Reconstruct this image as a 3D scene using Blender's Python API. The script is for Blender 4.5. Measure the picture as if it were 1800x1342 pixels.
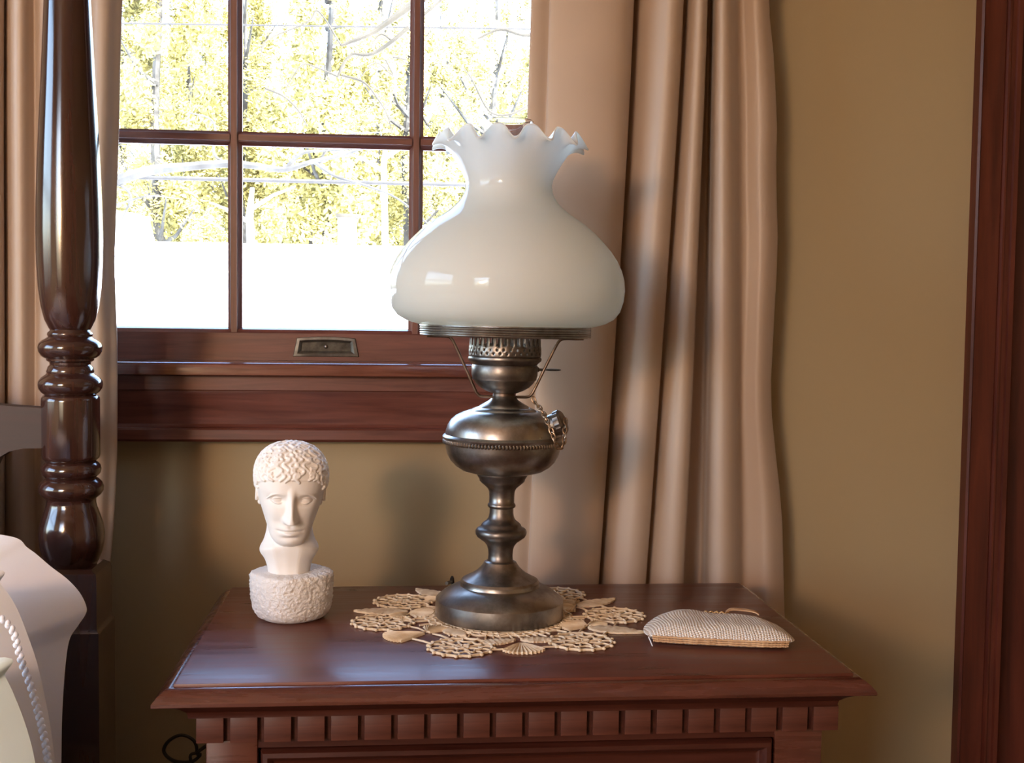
import bpy, bmesh, math, random
import numpy as np
from mathutils import Vector, Matrix, noise
from mathutils.bvhtree import BVHTree

for o in list(bpy.data.objects):
    bpy.data.objects.remove(o)
S = bpy.context.scene
COL = S.collection
RNG = random.Random(7)
PI = math.pi

# ------------------------------------------------------------------ camera
YAW, PITCH, ROLL, FPX, CZ = .0957, .0559, .0129, 2099.6, 1.04
_f = Vector((math.sin(YAW) * math.cos(PITCH), math.cos(YAW) * math.cos(PITCH), -math.sin(PITCH)))
_r = Vector((math.cos(YAW), -math.sin(YAW), 0))
_u = _r.cross(_f)
_r2 = _r * math.cos(ROLL) + _u * math.sin(ROLL)
_u2 = -_r * math.sin(ROLL) + _u * math.cos(ROLL)
cam = bpy.data.cameras.new('camera')
cam.sensor_width = 36
cam.lens = FPX / 1800 * 36
cam.clip_start = .05
cam.clip_end = 500
camo = bpy.data.objects.new('camera', cam)
COL.objects.link(camo)
M = Matrix((_r2, _u2, -_f)).transposed().to_4x4()
M.translation = (0, 0, CZ)
camo.matrix_world = M
S.camera = camo


def at(px, py, Y):
    """measured point of the photograph -> metres, on the vertical plane y = Y"""
    d = _f + _r2 * ((px - 900) / FPX) - _u2 * ((py - 671) / FPX)
    d = d * (Y / d.y)
    return Vector((d.x, d.y, d.z + CZ))


def on_z(px, py, z):
    d = _f + _r2 * ((px - 900) / FPX) - _u2 * ((py - 671) / FPX)
    d = d * ((z - CZ) / d.z)
    return Vector((d.x, d.y, z))


# ------------------------------------------------------------------ light
SUN, SKY, LAMP = 6.0, 3.4, 56.0
S.view_settings.view_transform = 'Standard'
S.view_settings.look = 'None'
S.view_settings.exposure = .12
S.view_settings.gamma = 1
S.view_settings.use_curve_mapping = False
w = bpy.data.worlds.new('sky')
S.world = w
w.use_nodes = True
nt = w.node_tree
nt.nodes.clear()
sk = nt.nodes.new('ShaderNodeTexSky')
sk.sky_type = 'NISHITA'
sk.sun_disc = False
sk.sun_elevation = math.radians(38)
sk.sun_rotation = math.radians(150)
sk.air_density = 1.0
sk.dust_density = 3.0
bg = nt.nodes.new('ShaderNodeBackground')
bg.inputs['Strength'].default_value = SKY
wo = nt.nodes.new('ShaderNodeOutputWorld')
nt.links.new(sk.outputs[0], bg.inputs[0])
nt.links.new(bg.outputs[0], wo.inputs[0])


def light(kind, name, loc, rot=(0, 0, 0), **kw):
    l = bpy.data.lights.new(name, kind)
    for k, v in kw.items():
        setattr(l, k, v)
    o = bpy.data.objects.new(name, l)
    COL.objects.link(o)
    o.location = loc
    o.rotation_euler = rot
    return o


# the sun stands behind the house, over the camera's right shoulder
light('SUN', 'sun', (0, -5, 8), Vector((-.62, .42, -.72)).to_track_quat('-Z', 'Y').to_euler(), energy=SUN, angle=.009, color=(1, .95, .86))
# two warm bulbs standing deeper in the room
light('POINT', 'warm_bulb', (-1.08, -1.0, 1.34), energy=LAMP, color=(1, .525, .225), shadow_soft_size=.10)
light('POINT', 'warm_bulb', (-.98, -1.08, 1.42), energy=LAMP * .45, color=(1, .525, .225), shadow_soft_size=.08)
for nm, loc, rot, sx, sy in (('window_portal', (-.1, 1.66, 1.45), (-PI / 2, 0, 0), 1.0, 1.05), ('window_portal', (-2.78, .25, 1.5), (0, -PI / 2, 0), 1.5, 1.8), ('window_portal', (-1.925, -2.53, 1.375), (PI / 2, 0, 0), 1.25, 1.85)):
    o = light('AREA', nm, loc, rot, shape='RECTANGLE', size=sx, size_y=sy, energy=1)
    o.data.cycles.is_portal = True


# ------------------------------------------------------------------ materials
def srgb(r, g, b):
    return tuple(((c / 255) / 12.92 if c / 255 <= .04045 else ((c / 255 + .055) / 1.055) ** 2.4) for c in (r, g, b)) + (1,)


class Mat:
    def __init__(s, name):
        s.m = bpy.data.materials.new(name)
        s.m.use_nodes = True
        s.t = s.m.node_tree
        s.b = s.t.nodes['Principled BSDF']
        s.out = s.t.nodes['Material Output']
        s.tc = s.t.nodes.new('ShaderNodeTexCoord')

    def n(s, typ, **kw):
        x = s.t.nodes.new(typ)
        for k, v in kw.items():
            if hasattr(x, k) and k not in x.inputs:
                setattr(x, k, v)
            else:
                x.inputs[k].default_value = v
        return x

    def l(s, a, b):
        s.t.links.new(a, b)

    def set(s, **kw):
        for k, v in kw.items():
            s.b.inputs[k].default_value = v
        return s

    def mapping(s, scale, coord='Object'):
        mp = s.n('ShaderNodeMapping')
        mp.inputs['Scale'].default_value = scale
        s.l(s.tc.outputs[coord], mp.inputs[0])
        return mp

    def ramp(s, src, stops):
        r = s.n('ShaderNodeValToRGB')
        e = r.color_ramp.elements
        while len(e) < len(stops):
            e.new(.5)
        for i, (p, c) in enumerate(stops):
            e[i].position = p
            e[i].color = c if len(c) == 4 else tuple(c) + (1,)
        s.l(src, r.inputs[0])
        return r

    def bump(s, src, strength, dist=.001):
        b = s.n('ShaderNodeBump')
        b.inputs['Strength'].default_value = strength
        b.inputs['Distance'].default_value = dist
        s.l(src, b.inputs['Height'])
        s.l(b.outputs[0], s.b.inputs['Normal'])
        return b


def wood(name, dark, lite, axis='x', rough=.28, coat=.3, scale=1.0, wear=0):
    m = Mat(name)
    sc = {'x': (3, 40, 40), 'y': (40, 3, 40), 'z': (40, 40, 3)}[axis]
    mp = m.mapping(tuple(c * scale for c in sc))
    nz = m.n('ShaderNodeTexNoise', Scale=2.2, Detail=8, Roughness=.6, Distortion=.6)
    m.l(mp.outputs[0], nz.inputs[0])
    r = m.ramp(nz.outputs[0], [(.3, dark), (.72, lite)])
    m.l(r.outputs[0], m.b.inputs['Base Color'])
    m.set(Roughness=rough, **{'Coat Weight': coat, 'Coat Roughness': .12})
    r2 = m.ramp(nz.outputs[0], [(.3, (rough,) * 3), (.8, (rough + .12 + wear,) * 3)])
    m.l(r2.outputs[0], m.b.inputs['Roughness'])
    m.bump(nz.outputs[0], .05, .0005)
    return m.m


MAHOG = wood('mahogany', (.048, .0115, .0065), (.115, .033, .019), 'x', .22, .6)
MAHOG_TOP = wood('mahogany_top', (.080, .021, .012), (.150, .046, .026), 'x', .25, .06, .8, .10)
MAHOG_D = wood('mahogany_drawer', (.032, .007, .004), (.072, .018, .010), 'x', .3, .25)  # darker copy: shade on the nightstand front put into the colour
DENTIL = wood('mahogany_dentil', (.048, .013, .007), (.125, .036, .020), 'x', .42, .1, 1.5)  # colour lowered too, for the little light reaching the front
POST = wood('dark_bed_wood', (.021, .0085, .007), (.056, .022, .016), 'z', .11, .6, .6)
HEADB = wood('headboard_wood', (.018, .008, .007), (.045, .019, .015), 'x', .5, 0, .6)
TRIM = wood('window_wood', (.070, .018, .012), (.16, .05, .033), 'x', .36, .2, 1.2)
TRIM_G = wood('window_sill_wood', (.070, .018, .012), (.16, .05, .033), 'x', .16, .7, 1.2)
TRIMV = wood('window_wood_upright', (.085, .028, .019), (.17, .066, .046), 'z', .36, .2, 1.2)
DOORW = wood('door_wood', (.050, .008, .004), (.125, .026, .012), 'z', .46, .04, .6)
FLOORW = wood('floor_wood', (.05, .022, .012), (.12, .06, .03), 'y', .4, .1, .4)

m = Mat('wall_paint')
nz = m.n('ShaderNodeTexNoise', Scale=420, Detail=3)
m.l(m.tc.outputs['Object'], nz.inputs[0])
m.set(**{'Base Color': (.365, .285, .165, 1), 'Roughness': .75})
m.bump(nz.outputs[0], .12, .0008)
WALL = m.m
m = Mat('ceiling_paint')
m.set(**{'Base Color': (.62, .58, .5, 1), 'Roughness': .85})
CEIL = m.m


def fabric(name, col, rough=.8, weave=1500, sheen=.3, strength=.15, transl=0, var=.08):
    m = Mat(name)
    nz = m.n('ShaderNodeTexNoise', Scale=9, Detail=3)
    m.l(m.tc.outputs['Object'], nz.inputs[0])
    r = m.ramp(nz.outputs[0], [(.3, tuple(c * (1 - var) for c in col)), (.7, tuple(min(1, c * (1 + var)) for c in col))])
    m.l(r.outputs[0], m.b.inputs['Base Color'])
    mp = m.mapping((weave, weave, weave * 1.0))
    wv = m.n('ShaderNodeTexNoise', Scale=1.0, Detail=1)
    m.l(mp.outputs[0], wv.inputs[0])
    m.set(Roughness=rough, **{'Sheen Weight': sheen, 'Sheen Roughness': .4})
    m.bump(wv.outputs[0], strength, .0004)
    if transl:
        tr = m.n('ShaderNodeBsdfTranslucent')
        m.l(r.outputs[0], tr.inputs[0])
        mx = m.n('ShaderNodeMixShader')
        mx.inputs[0].default_value = transl
        m.l(m.b.outputs[0], mx.inputs[1])
        m.l(tr.outputs[0], mx.inputs[2])
        m.l(mx.outputs[0], m.out.inputs[0])
    return m.m


CURTAIN = fabric('satin_curtain', (.46, .35, .268), .44, 900, .25, .10, .06, .03)
LINEN = fabric('white_linen', (.86, .89, .95), .8, 1200, .2, .12, .1, .02)
LINEN2 = fabric('ivory_satin', (.82, .84, .88), .5, 1200, .3, .08, .1, .02)
MINT = fabric('pale_green_cotton', (.70, .83, .84), .7, 1200, .3, .1, .1, .02)
MATTRESS = fabric('mattress_ticking', (.7, .69, .66), .8, 600, .2, .12)


def thread(name, a, b):
    m = Mat(name)
    nz = m.n('ShaderNodeTexNoise', Scale=90, Detail=4)
    m.l(m.tc.outputs['Object'], nz.inputs[0])
    r = m.ramp(nz.outputs[0], [(.35, a), (.65, b)])
    m.l(r.outputs[0], m.b.inputs['Base Color'])
    n2 = m.n('ShaderNodeTexNoise', Scale=1600, Detail=2)
    m.l(m.tc.outputs['Object'], n2.inputs[0])
    m.set(Roughness=.8)
    m.bump(n2.outputs[0], .4, .0005)
    return m.m


COTTON = thread('ecru_cotton', (.64, .49, .31), (.79, .67, .49))
m = Mat('plaster')
nz = m.n('ShaderNodeTexNoise', Scale=260, Detail=3)
m.l(m.tc.outputs['Object'], nz.inputs[0])
m.set(**{'Base Color': (.80, .765, .72, 1), 'Roughness': .62})
m.bump(nz.outputs[0], .10, .0006)
PLASTER = m.m
m = Mat('rough_plaster')
nz = m.n('ShaderNodeTexNoise', Scale=300, Detail=4, Roughness=.6)
m.l(m.tc.outputs['Object'], nz.inputs[0])
m.set(**{'Base Color': (.80, .765, .72, 1), 'Roughness': .7})
m.bump(nz.outputs[0], .8, .003)
PLASTER_R = m.m


def metal(name, a, b, rough, rv=.12, sc=28):
    m = Mat(name)
    nz = m.n('ShaderNodeTexNoise', Scale=sc, Detail=5, Roughness=.65)
    m.l(m.tc.outputs['Object'], nz.inputs[0])
    r = m.ramp(nz.outputs[0], [(.36, a), (.6, b)])
    m.l(r.outputs[0], m.b.inputs['Base Color'])
    r2 = m.ramp(nz.outputs[0], [(.3, (rough + rv,) * 3), (.7, (rough,) * 3)])
    m.l(r2.outputs[0], m.b.inputs['Roughness'])
    m.set(Metallic=1.0)
    return m.m


PEWTER = metal('aged_pewter', (.20, .175, .155), (.40, .37, .335), .27)
PEWTER_D = metal('dark_pewter', (.12, .105, .095), (.25, .225, .205), .32)
BRONZE = metal('brown_wire', (.11, .075, .055), (.20, .15, .115), .38)
CHAINM = metal('old_brass_chain', (.22, .15, .10), (.42, .31, .21), .36, .1, 200)
GOLD = metal('gold_zip', (.55, .38, .18), (.75, .56, .3), .3, .1, 200)
NICKEL = metal('aged_nickel', (.13, .12, .10), (.22, .21, .185), .45)
RECESS = metal('dark_recess', (.035, .031, .026), (.085, .078, .066), .5, .1, 60)  # darkness of the finger pull's recess put into the metal colour
m = Mat('black_rubber')
m.set(**{'Base Color': (.012, .011, .01, 1), 'Roughness': .5})
RUBBER = m.m

m = Mat('milk_glass')
m.set(**{'Base Color': (.88, .88, .86, 1), 'Roughness': .06, 'Coat Weight': .4, 'Coat Roughness': .03})
tr = m.n('ShaderNodeBsdfTranslucent')
tr.inputs[0].default_value = (.93, .96, .92, 1)
mx = m.n('ShaderNodeMixShader')
mx.inputs[0].default_value = .62
m.l(m.b.outputs[0], mx.inputs[1])
m.l(tr.outputs[0], mx.inputs[2])
m.l(mx.outputs[0], m.out.inputs[0])
MILK = m.m


def thin_glass(name, tint, edge):
    m = Mat(name)
    t = m.n('ShaderNodeBsdfTransparent')
    t.inputs[0].default_value = tint
    g = m.n('ShaderNodeBsdfGlossy', Roughness=.01)
    lw = m.n('ShaderNodeFresnel', IOR=edge)
    mx = m.n('ShaderNodeMixShader')
    m.l(lw.outputs[0], mx.inputs[0])
    m.l(t.outputs[0], mx.inputs[1])
    m.l(g.outputs[0], mx.inputs[2])
    m.l(mx.outputs[0], m.out.inputs[0])
    return m.m


PANE = thin_glass('window_glass', (.97, .98, .98, 1), 1.45)
m = Mat('lamp_chimney_glass')
g_ = m.n('ShaderNodeBsdfGlass', IOR=1.47)
g_.inputs['Roughness'].default_value = 0
m.l(g_.outputs[0], m.out.inputs[0])
CHIMG = m.m

m = Mat('beadwork')
mp = m.mapping((1, 1, 1))
wv = m.n('ShaderNodeTexWave', Scale=112, Distortion=9, Detail=1.0, **{'Detail Scale': .35})
wv.bands_direction = 'X'
m.l(mp.outputs[0], wv.inputs[0])
wv2 = m.n('ShaderNodeTexWave', Scale=190, Distortion=1.5, Detail=1, **{'Detail Scale': .5})
wv2.bands_direction = 'Y'
m.l(mp.outputs[0], wv2.inputs[0])
mul = m.n('ShaderNodeMath', operation='MULTIPLY')
m.l(wv.outputs[1], mul.inputs[0])
m.l(wv2.outputs[1], mul.inputs[1])
r = m.ramp(mul.outputs[0], [(.0, (.60, .49, .40)), (.25, (.90, .86, .80))])
m.l(r.outputs[0], m.b.inputs['Base Color'])
m.set(Roughness=.42)
m.bump(mul.outputs[0], .9, .0016)
BEAD = m.m
TAN = thread('tan_braid', (.45, .26, .13), (.62, .40, .22))

m = Mat('snow')
nz = m.n('ShaderNodeTexNoise', Scale=3, Detail=4)
m.l(m.tc.outputs['Object'], nz.inputs[0])
m.set(**{'Base Color': (.88, .89, .92, 1), 'Roughness': .7})
m.bump(nz.outputs[0], .3, .05)
SNOW = m.m
m = Mat('white_siding')
wv = m.n('ShaderNodeTexWave', Scale=6)
wv.bands_direction = 'Z'
m.l(m.tc.outputs['Object'], wv.inputs[0])
m.set(**{'Base Color': (.86, .86, .86, 1), 'Roughness': .6})
m.bump(wv.outputs[1], .2, .02)
SIDING = m.m


def plain(name, a, b, sc, rough=.8):
    m = Mat(name)
    nz = m.n('ShaderNodeTexNoise', Scale=sc, Detail=4)
    m.l(m.tc.outputs['Object'], nz.inputs[0])
    r = m.ramp(nz.outputs[0], [(.35, a), (.65, b)])
    m.l(r.outputs[0], m.b.inputs['Base Color'])
    m.set(Roughness=rough)
    return m.m


LEAF = plain('yellow_green_leaves', (.19, .18, .055), (.36, .335, .13), .9)
LEAF2 = plain('pale_yellow_leaves', (.29, .265, .10), (.47, .44, .22), .9)
BARK = plain('pale_bark', (.018, .02, .021), (.055, .06, .063), 6)
BARK_D = plain('grey_bark', (.016, .016, .012), (.04, .038, .03), 6)
CABLE = plain('cable_grey', (.018, .02, .022), (.03, .032, .035), 4)


# ------------------------------------------------------------------ mesh helpers
class MB:
    def __init__(s):
        s.v, s.f = [], []

    def add(s, vs, fs):
        k = len(s.v)
        s.v += [tuple(v) for v in vs]
        s.f += [tuple(i + k for i in f) for f in fs]
        return s

    def box(s, x0, x1, y0, y1, z0, z1, bev=0):
        if bev:
            bm = bmesh.new()
            bmesh.ops.create_cube(bm, size=1)
            for v in bm.verts:
                v.co = Vector(((x0 + x1) / 2 + v.co.x * (x1 - x0), (y0 + y1) / 2 + v.co.y * (y1 - y0), (z0 + z1) / 2 + v.co.z * (z1 - z0)))
            bmesh.ops.bevel(bm, geom=bm.edges[:], offset=bev, segments=2, affect='EDGES', profile=.6)
            bm.verts.index_update()
            s.add([v.co[:] for v in bm.verts], [[v.index for v in f.verts] for f in bm.faces])
            bm.free()
            return s
        return s.add([(x0, y0, z0), (x1, y0, z0), (x1, y1, z0), (x0, y1, z0), (x0, y0, z1), (x1, y0, z1), (x1, y1, z1), (x0, y1, z1)],
                     [(0, 3, 2, 1), (4, 5, 6, 7), (0, 1, 5, 4), (1, 2, 6, 5), (2, 3, 7, 6), (3, 0, 4, 7)])

    def lathe(s, prof, c=(0, 0), seg=64, cap=True, fn=None):
        """prof: list of (r, z) from bottom to top"""
        vs, fs = [], []
        n = len(prof)
        for i, (r, z) in enumerate(prof):
            for k in range(seg):
                a = 2 * PI * k / seg
                if fn:
                    rr, zz = fn(i, r, z, a)
                else:
                    rr, zz = r, z
                vs.append((c[0] + rr * math.cos(a), c[1] + rr * math.sin(a), zz))
        for i in range(n - 1):
            for k in range(seg):
                a, b = i * seg + k, i * seg + (k + 1) % seg
                fs.append((a, b, b + seg, a + seg))
        if cap:
            fs.append(tuple(reversed(range(seg))))
            fs.append(tuple((n - 1) * seg + k for k in range(seg)))
        return s.add(vs, fs)

    def tube(s, pts, r, seg=6, closed=False, caps=True):
        pts = [Vector(p) for p in pts]
        n = len(pts)
        rs = r if isinstance(r, (list, tuple)) else [r] * n
        vs, fs = [], []
        prev = None
        for i, p in enumerate(pts):
            if closed:
                t = pts[(i + 1) % n] - pts[i - 1]
            else:
                t = pts[min(i + 1, n - 1)] - pts[max(i - 1, 0)]
            t.normalize()
            if prev is None:
                a = Vector((0, 0, 1)) if abs(t.z) < .9 else Vector((1, 0, 0))
                nrm = t.cross(a).normalized()
            else:
                nrm = prev - t * prev.dot(t)
                nrm = nrm.normalized() if nrm.length > 1e-6 else t.orthogonal().normalized()
            prev = nrm
            bn = t.cross(nrm)
            for k in range(seg):
                a = 2 * PI * k / seg
                vs.append(p + (nrm * math.cos(a) + bn * math.sin(a)) * rs[i])
        for i in range(n if closed else n - 1):
            for k in range(seg):
                a, b = i * seg + k, i * seg + (k + 1) % seg
                c, d = ((i + 1) % n) * seg + (k + 1) % seg, ((i + 1) % n) * seg + k
                fs.append((a, b, c, d))
        if caps and not closed:
            fs.append(tuple(reversed(range(seg))))
            fs.append(tuple((n - 1) * seg + k for k in range(seg)))
        return s.add(vs, fs)

    def sphere(s, c, r, seg=10, rings=6):
        rx, ry, rz = r if isinstance(r, (tuple, list)) else (r, r, r)
        vs = [(c[0], c[1], c[2] - rz)]
        for i in range(1, rings):
            t = PI * i / rings
            for k in range(seg):
                a = 2 * PI * k / seg
                vs.append((c[0] + rx * math.sin(t) * math.cos(a), c[1] + ry * math.sin(t) * math.sin(a), c[2] - rz * math.cos(t)))
        vs.append((c[0], c[1], c[2] + rz))
        fs = []
        for k in range(seg):
            fs.append((0, 1 + (k + 1) % seg, 1 + k))
            e = 1 + (rings - 2) * seg
            fs.append((len(vs) - 1, e + k, e + (k + 1) % seg))
        for i in range(rings - 2):
            for k in range(seg):
                a, b = 1 + i * seg + k, 1 + i * seg + (k + 1) % seg
                fs.append((a, b, b + seg, a + seg))
        return s.add(vs, fs)

    def prism(s, poly, axis, a0, a1):
        """closed 2-D profile swept along an axis. axis 'x': poly=(y,z); 'z': poly=(x,y); 'y': poly=(x,z)"""
        n = len(poly)

        def mk(p, a):
            return {'x': (a, p[0], p[1]), 'y': (p[0], a, p[1]), 'z': (p[0], p[1], a)}[axis]
        vs = [mk(p, a0) for p in poly] + [mk(p, a1) for p in poly]
        fs = [(i, (i + 1) % n, (i + 1) % n + n, i + n) for i in range(n)]
        fs += [tuple(reversed(range(n))), tuple(range(n, 2 * n))]
        return s.add(vs, fs)

    def build(s, name, mat, parent=None, smooth=40, origin=None, kind=None, label=None):
        og = Vector((0, 0, 0))
        p = parent
        while p is not None:
            og += p.location
            p = p.parent
        own = Vector(origin) - og if origin is not None else Vector((0, 0, 0))
        off = og + own
        me = bpy.data.meshes.new(name)
        me.from_pydata([(v[0] - off.x, v[1] - off.y, v[2] - off.z) for v in s.v], [], s.f)
        bm = bmesh.new()
        bm.from_mesh(me)
        bmesh.ops.recalc_face_normals(bm, faces=bm.faces[:])
        bm.to_mesh(me)
        bm.free()
        if smooth:
            me.polygons.foreach_set('use_smooth', [True] * len(me.polygons))
            me.set_sharp_from_angle(angle=math.radians(smooth))
        me.materials.append(mat)
        o = bpy.data.objects.new(name, me)
        COL.objects.link(o)
        o.location = own
        if parent is not None:
            o.parent = parent
        if kind:
            o['kind'] = kind
        if label:
            o['label'] = label
        return o


def root(name, loc, label=None, cat=None, group=None, kind=None):
    o = bpy.data.objects.new(name, None)
    o.empty_display_size = .05
    COL.objects.link(o)
    o.location = loc
    return tag(o, label, cat, group, kind)


def tag(o, label=None, cat=None, group=None, kind=None):
    if label:
        o['label'] = label
    if cat:
        o['category'] = cat
    if group:
        o['group'] = group
    if kind:
        o['kind'] = kind
    return o


def dup(o, parent, loc, rot=None):
    c = o.copy()
    COL.objects.link(c)
    c.parent = parent
    c.location = loc
    if rot is not None:
        c.rotation_euler = rot
    return c


def cr(pts, sub):
    """Catmull-Rom through tuples of any length"""
    out = []
    P = [np.array(p, float) for p in pts]
    P = [2 * P[0] - P[1]] + P + [2 * P[-1] - P[-2]]
    for i in range(1, len(P) - 2):
        for k in range(sub):
            t = k / sub
            out.append(.5 * (2 * P[i] + (P[i + 1] - P[i - 1]) * t + (2 * P[i - 1] - 5 * P[i] + 4 * P[i + 1] - P[i + 2]) * t * t + (3 * P[i] - P[i - 1] - 3 * P[i + 1] + P[i + 2]) * t ** 3))
    out.append(P[-2])
    return out


def sstep(a, b, x):
    t = np.clip((x - a) / (b - a), 0, 1)
    return t * t * (3 - 2 * t)


# ------------------------------------------------------------------ room shell
WY = 1.58                     # face of the window wall
RX0, RX1, RY0, RZ1 = -2.65, 1.75, -2.4, 2.45
WX0, WX1, WZ0, WZ1 = -.50, .31, .975, 2.06     # window opening
DX0, DX1, DZ1 = .832, 1.62, 2.05               # door opening
b = MB()
T = .16
for x0, x1, z0, z1 in ((RX0 - T, WX0, 0, RZ1), (WX0, WX1, 0, WZ0), (WX0, WX1, WZ1, RZ1), (WX1, DX0, 0, RZ1), (DX0, DX1, DZ1, RZ1), (DX1, RX1 + T, 0, RZ1)):
    b.box(x0, x1, WY, WY + T, z0, z1)
b.build('wall_back', WALL, kind='structure', smooth=0)
b = MB()
LY0, LY1, LZ0, LZ1 = -.65, 1.15, .75, 2.25
for y0, y1, z0, z1 in ((RY0, LY0, 0, RZ1), (LY0, LY1, 0, LZ0), (LY0, LY1, LZ1, RZ1), (LY1, WY, 0, RZ1)):
    b.box(RX0 - T, RX0, y0, y1, z0, z1)
b.build('wall_left', WALL, kind='structure', smooth=0)
MB().box(RX1, RX1 + T, RY0, WY, 0, RZ1).build('wall_right', WALL, kind='structure', smooth=0)
FX0, FX1, FZ0, FZ1 = -2.55, -1.3, .45, 2.3
b = MB()
for x0, x1, z0, z1 in ((RX0 - T, FX0, 0, RZ1), (FX0, FX1, 0, FZ0), (FX0, FX1, FZ1, RZ1), (FX1, RX1 + T, 0, RZ1)):
    b.box(x0, x1, RY0 - T, RY0, z0, z1)
b.build('wall_front', WALL, kind='structure', smooth=0)
MB().box(RX0 - T, RX1 + T, RY0 - T, WY + T, -.12, 0).build('floor', FLOORW, kind='structure', smooth=0)
MB().box(RX0 - T, RX1 + T, RY0 - T, WY + T, RZ1, RZ1 + .12).build('ceiling', CEIL, kind='structure', smooth=0)
bb = [(WY, 0), (WY - .016, 0), (WY - .016, .09), (WY - .008, .105), (WY, .11)]
MB().prism(bb, 'x', RX0, DX0 - .056).build('baseboard_back', DOORW, kind='structure')
# second window, in the left wall outside the frame
w2 = root('window_2', (RX0 - .08, .05, LZ0), kind='structure')
b = MB()
for y0, y1, z0, z1 in ((LY0, LY0 + .05, LZ0, LZ1), (LY1 - .05, LY1, LZ0, LZ1), (LY0, LY1, LZ0, LZ0 + .05), (LY0, LY1, LZ1 - .05, LZ1), (LY0, LY1, 1.48, 1.52)):
    b.box(RX0 - .1, RX0 - .06, y0, y1, z0, z1, .003)
b.build('window_frame', TRIMV, w2)
MB().box(RX0 - .083, RX0 - .079, LY0 + .04, LY1 - .04, LZ0 + .04, LZ1 - .04).build('pane', PANE, w2, smooth=0)

w3 = root('fill_window', ((FX0 + FX1) / 2, RY0 - .08, FZ0), kind='structure')  # unseen window added in the front wall for neutral daylight fill
b = MB()
for x0, x1, z0, z1 in ((FX0, FX0 + .05, FZ0, FZ1), (FX1 - .05, FX1, FZ0, FZ1), (FX0, FX1, FZ0, FZ0 + .05), (FX0, FX1, FZ1 - .05, FZ1), (FX0, FX1, 1.55, 1.58)):
    b.box(x0, x1, RY0 - .1, RY0 - .06, z0, z1, .003)
b.build('window_frame', TRIMV, w3)
MB().box(FX0 + .04, FX1 - .04, RY0 - .083, RY0 - .079, FZ0 + .04, FZ1 - .04).build('pane', PANE, w3, smooth=0)

# ------------------------------------------------------------------ window
SY = 1.60                       # front face of the sash
win = root('window_1', (-.096, SY, WZ0), kind='structure')
MX = [-.4515, -.2145, .0225, .2595]              # column lines
MZ = [1.0163, 1.2662, 1.516, 1.766, 2.016]       # row lines


def muntin_prof(w, d0):
    h = w / 2
    return [(-h, d0 + .016), (-h, d0 + .010), (-h + .0022, d0 + .008), (-h + .0045, d0 + .0035), (-h + .0052, d0 + .0035), (-h + .0056, d0), (h - .0056, d0), (h - .0052, d0 + .0035), (h - .0045, d0 + .0035), (h - .0022, d0 + .008), (h, d0 + .010), (h, d0 + .016)]


MW = .0185
for i, x in enumerate(MX):
    if 0 < i < 3:
        MB().prism([(x + p[0], p[1]) for p in muntin_prof(MW, SY)], 'z', MZ[0] - .004, MZ[-1] + .01).build('muntin', TRIMV, win, smooth=30)
for z in MZ[1:-1]:
    for i in range(3):
        MB().prism([(p[1], z + p[0]) for p in muntin_prof(MW, SY)], 'x', MX[i] + MW / 2 - .0036, MX[i + 1] - MW / 2 + .0036).build('muntin', TRIM, win, smooth=30)
for i in range(3):
    for k in range(4):
        MB().box(MX[i], MX[i + 1], SY + .013, SY + .0165, MZ[k] - .004, MZ[k + 1] + .004).build('pane', PANE, win, smooth=0)
# sash: bottom rail with sloped glazing edge, stiles, top rail
MB().prism([(SY + .035, .9755), (SY, .9755), (SY, 1.0115), (SY + .004, 1.0163), (SY + .013, 1.0185), (SY + .013, 1.012), (SY + .018, 1.012), (SY + .018, 1.0185), (SY + .035, 1.0185)], 'x', WX0 + .002, WX1 - .002).build('sash_rail', TRIM, win, smooth=30)
MB().box(WX0 + .002, WX1 - .002, SY, SY + .035, MZ[-1], MZ[-1] + .042, .002).build('sash_rail', TRIM, win)
for x0, x1 in ((WX0 + .002, MX[0] + MW / 2), (MX[3] - MW / 2, WX1 - .002)):
    MB().box(x0, x1, SY + .001, SY + .034, .985, MZ[-1] + .01, .002).build('sash_stile', TRIMV, win)
# jamb lining of the opening
b = MB()
b.box(WX0 - .012, WX0, WY - .004, WY + T, WZ0 - .015, WZ1 + .012)
b.box(WX1, WX1 + .012, WY - .004, WY + T, WZ0 - .015, WZ1 + .012)
b.box(WX0 - .012, WX1 + .012, WY - .004, WY + T, WZ1, WZ1 + .012)
b.build('jamb', TRIMV, win)
# stool (inside sill) with rounded nose, apron in three mouldings
SN = 1.53
MB().prism([(WY + .1, .9752), (SN + .010, .9752), (SN + .004, .9742), (SN + .0012, .9722), (SN, .968), (SN, .9595), (SN + .003, .9578), (WY + .1, .9578)], 'x', WX0 - .075, WX1 + .075).build('stool', TRIM_G, win, smooth=30)
MB().prism([(WY, .9578), (1.547, .9578), (1.547, .9395), (1.5485, .938), (1.5485, .9375), (WY, .9375)], 'x', WX0 - .07, WX1 + .07).build('apron_moulding', TRIM, win, smooth=30)
MB().prism([(WY, .9375), (1.5500, .9375), (1.5505, .933), (1.556, .915), (1.558, .895), (1.556, .892), (1.554, .8903), (WY, .8903)], 'x', WX0 - .07, WX1 + .07).build('apron', TRIM, win, smooth=30)
MB().prism([(WY, .8903), (1.5495, .8903), (1.5475, .888), (1.5475, .876), (1.5505, .8728), (WY, .8728)], 'x', WX0 - .07, WX1 + .07).build('apron_moulding', TRIM, win, smooth=30)
cas = [(0, 0), (0, -.014), (.008, -.02), (.045, -.018), (.055, -.024), (.066, -.024), (.070, -.018), (.070, 0)]
MB().prism([(WX0 - .004 - p[0], WY + p[1]) for p in cas], 'z', .975, 2.13).build('casing', TRIMV, win, smooth=30)
MB().prism([(WX1 + .004 + p[0], WY + p[1]) for p in cas], 'z', .975, 2.13).build('casing', TRIMV, win, smooth=30)
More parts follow.
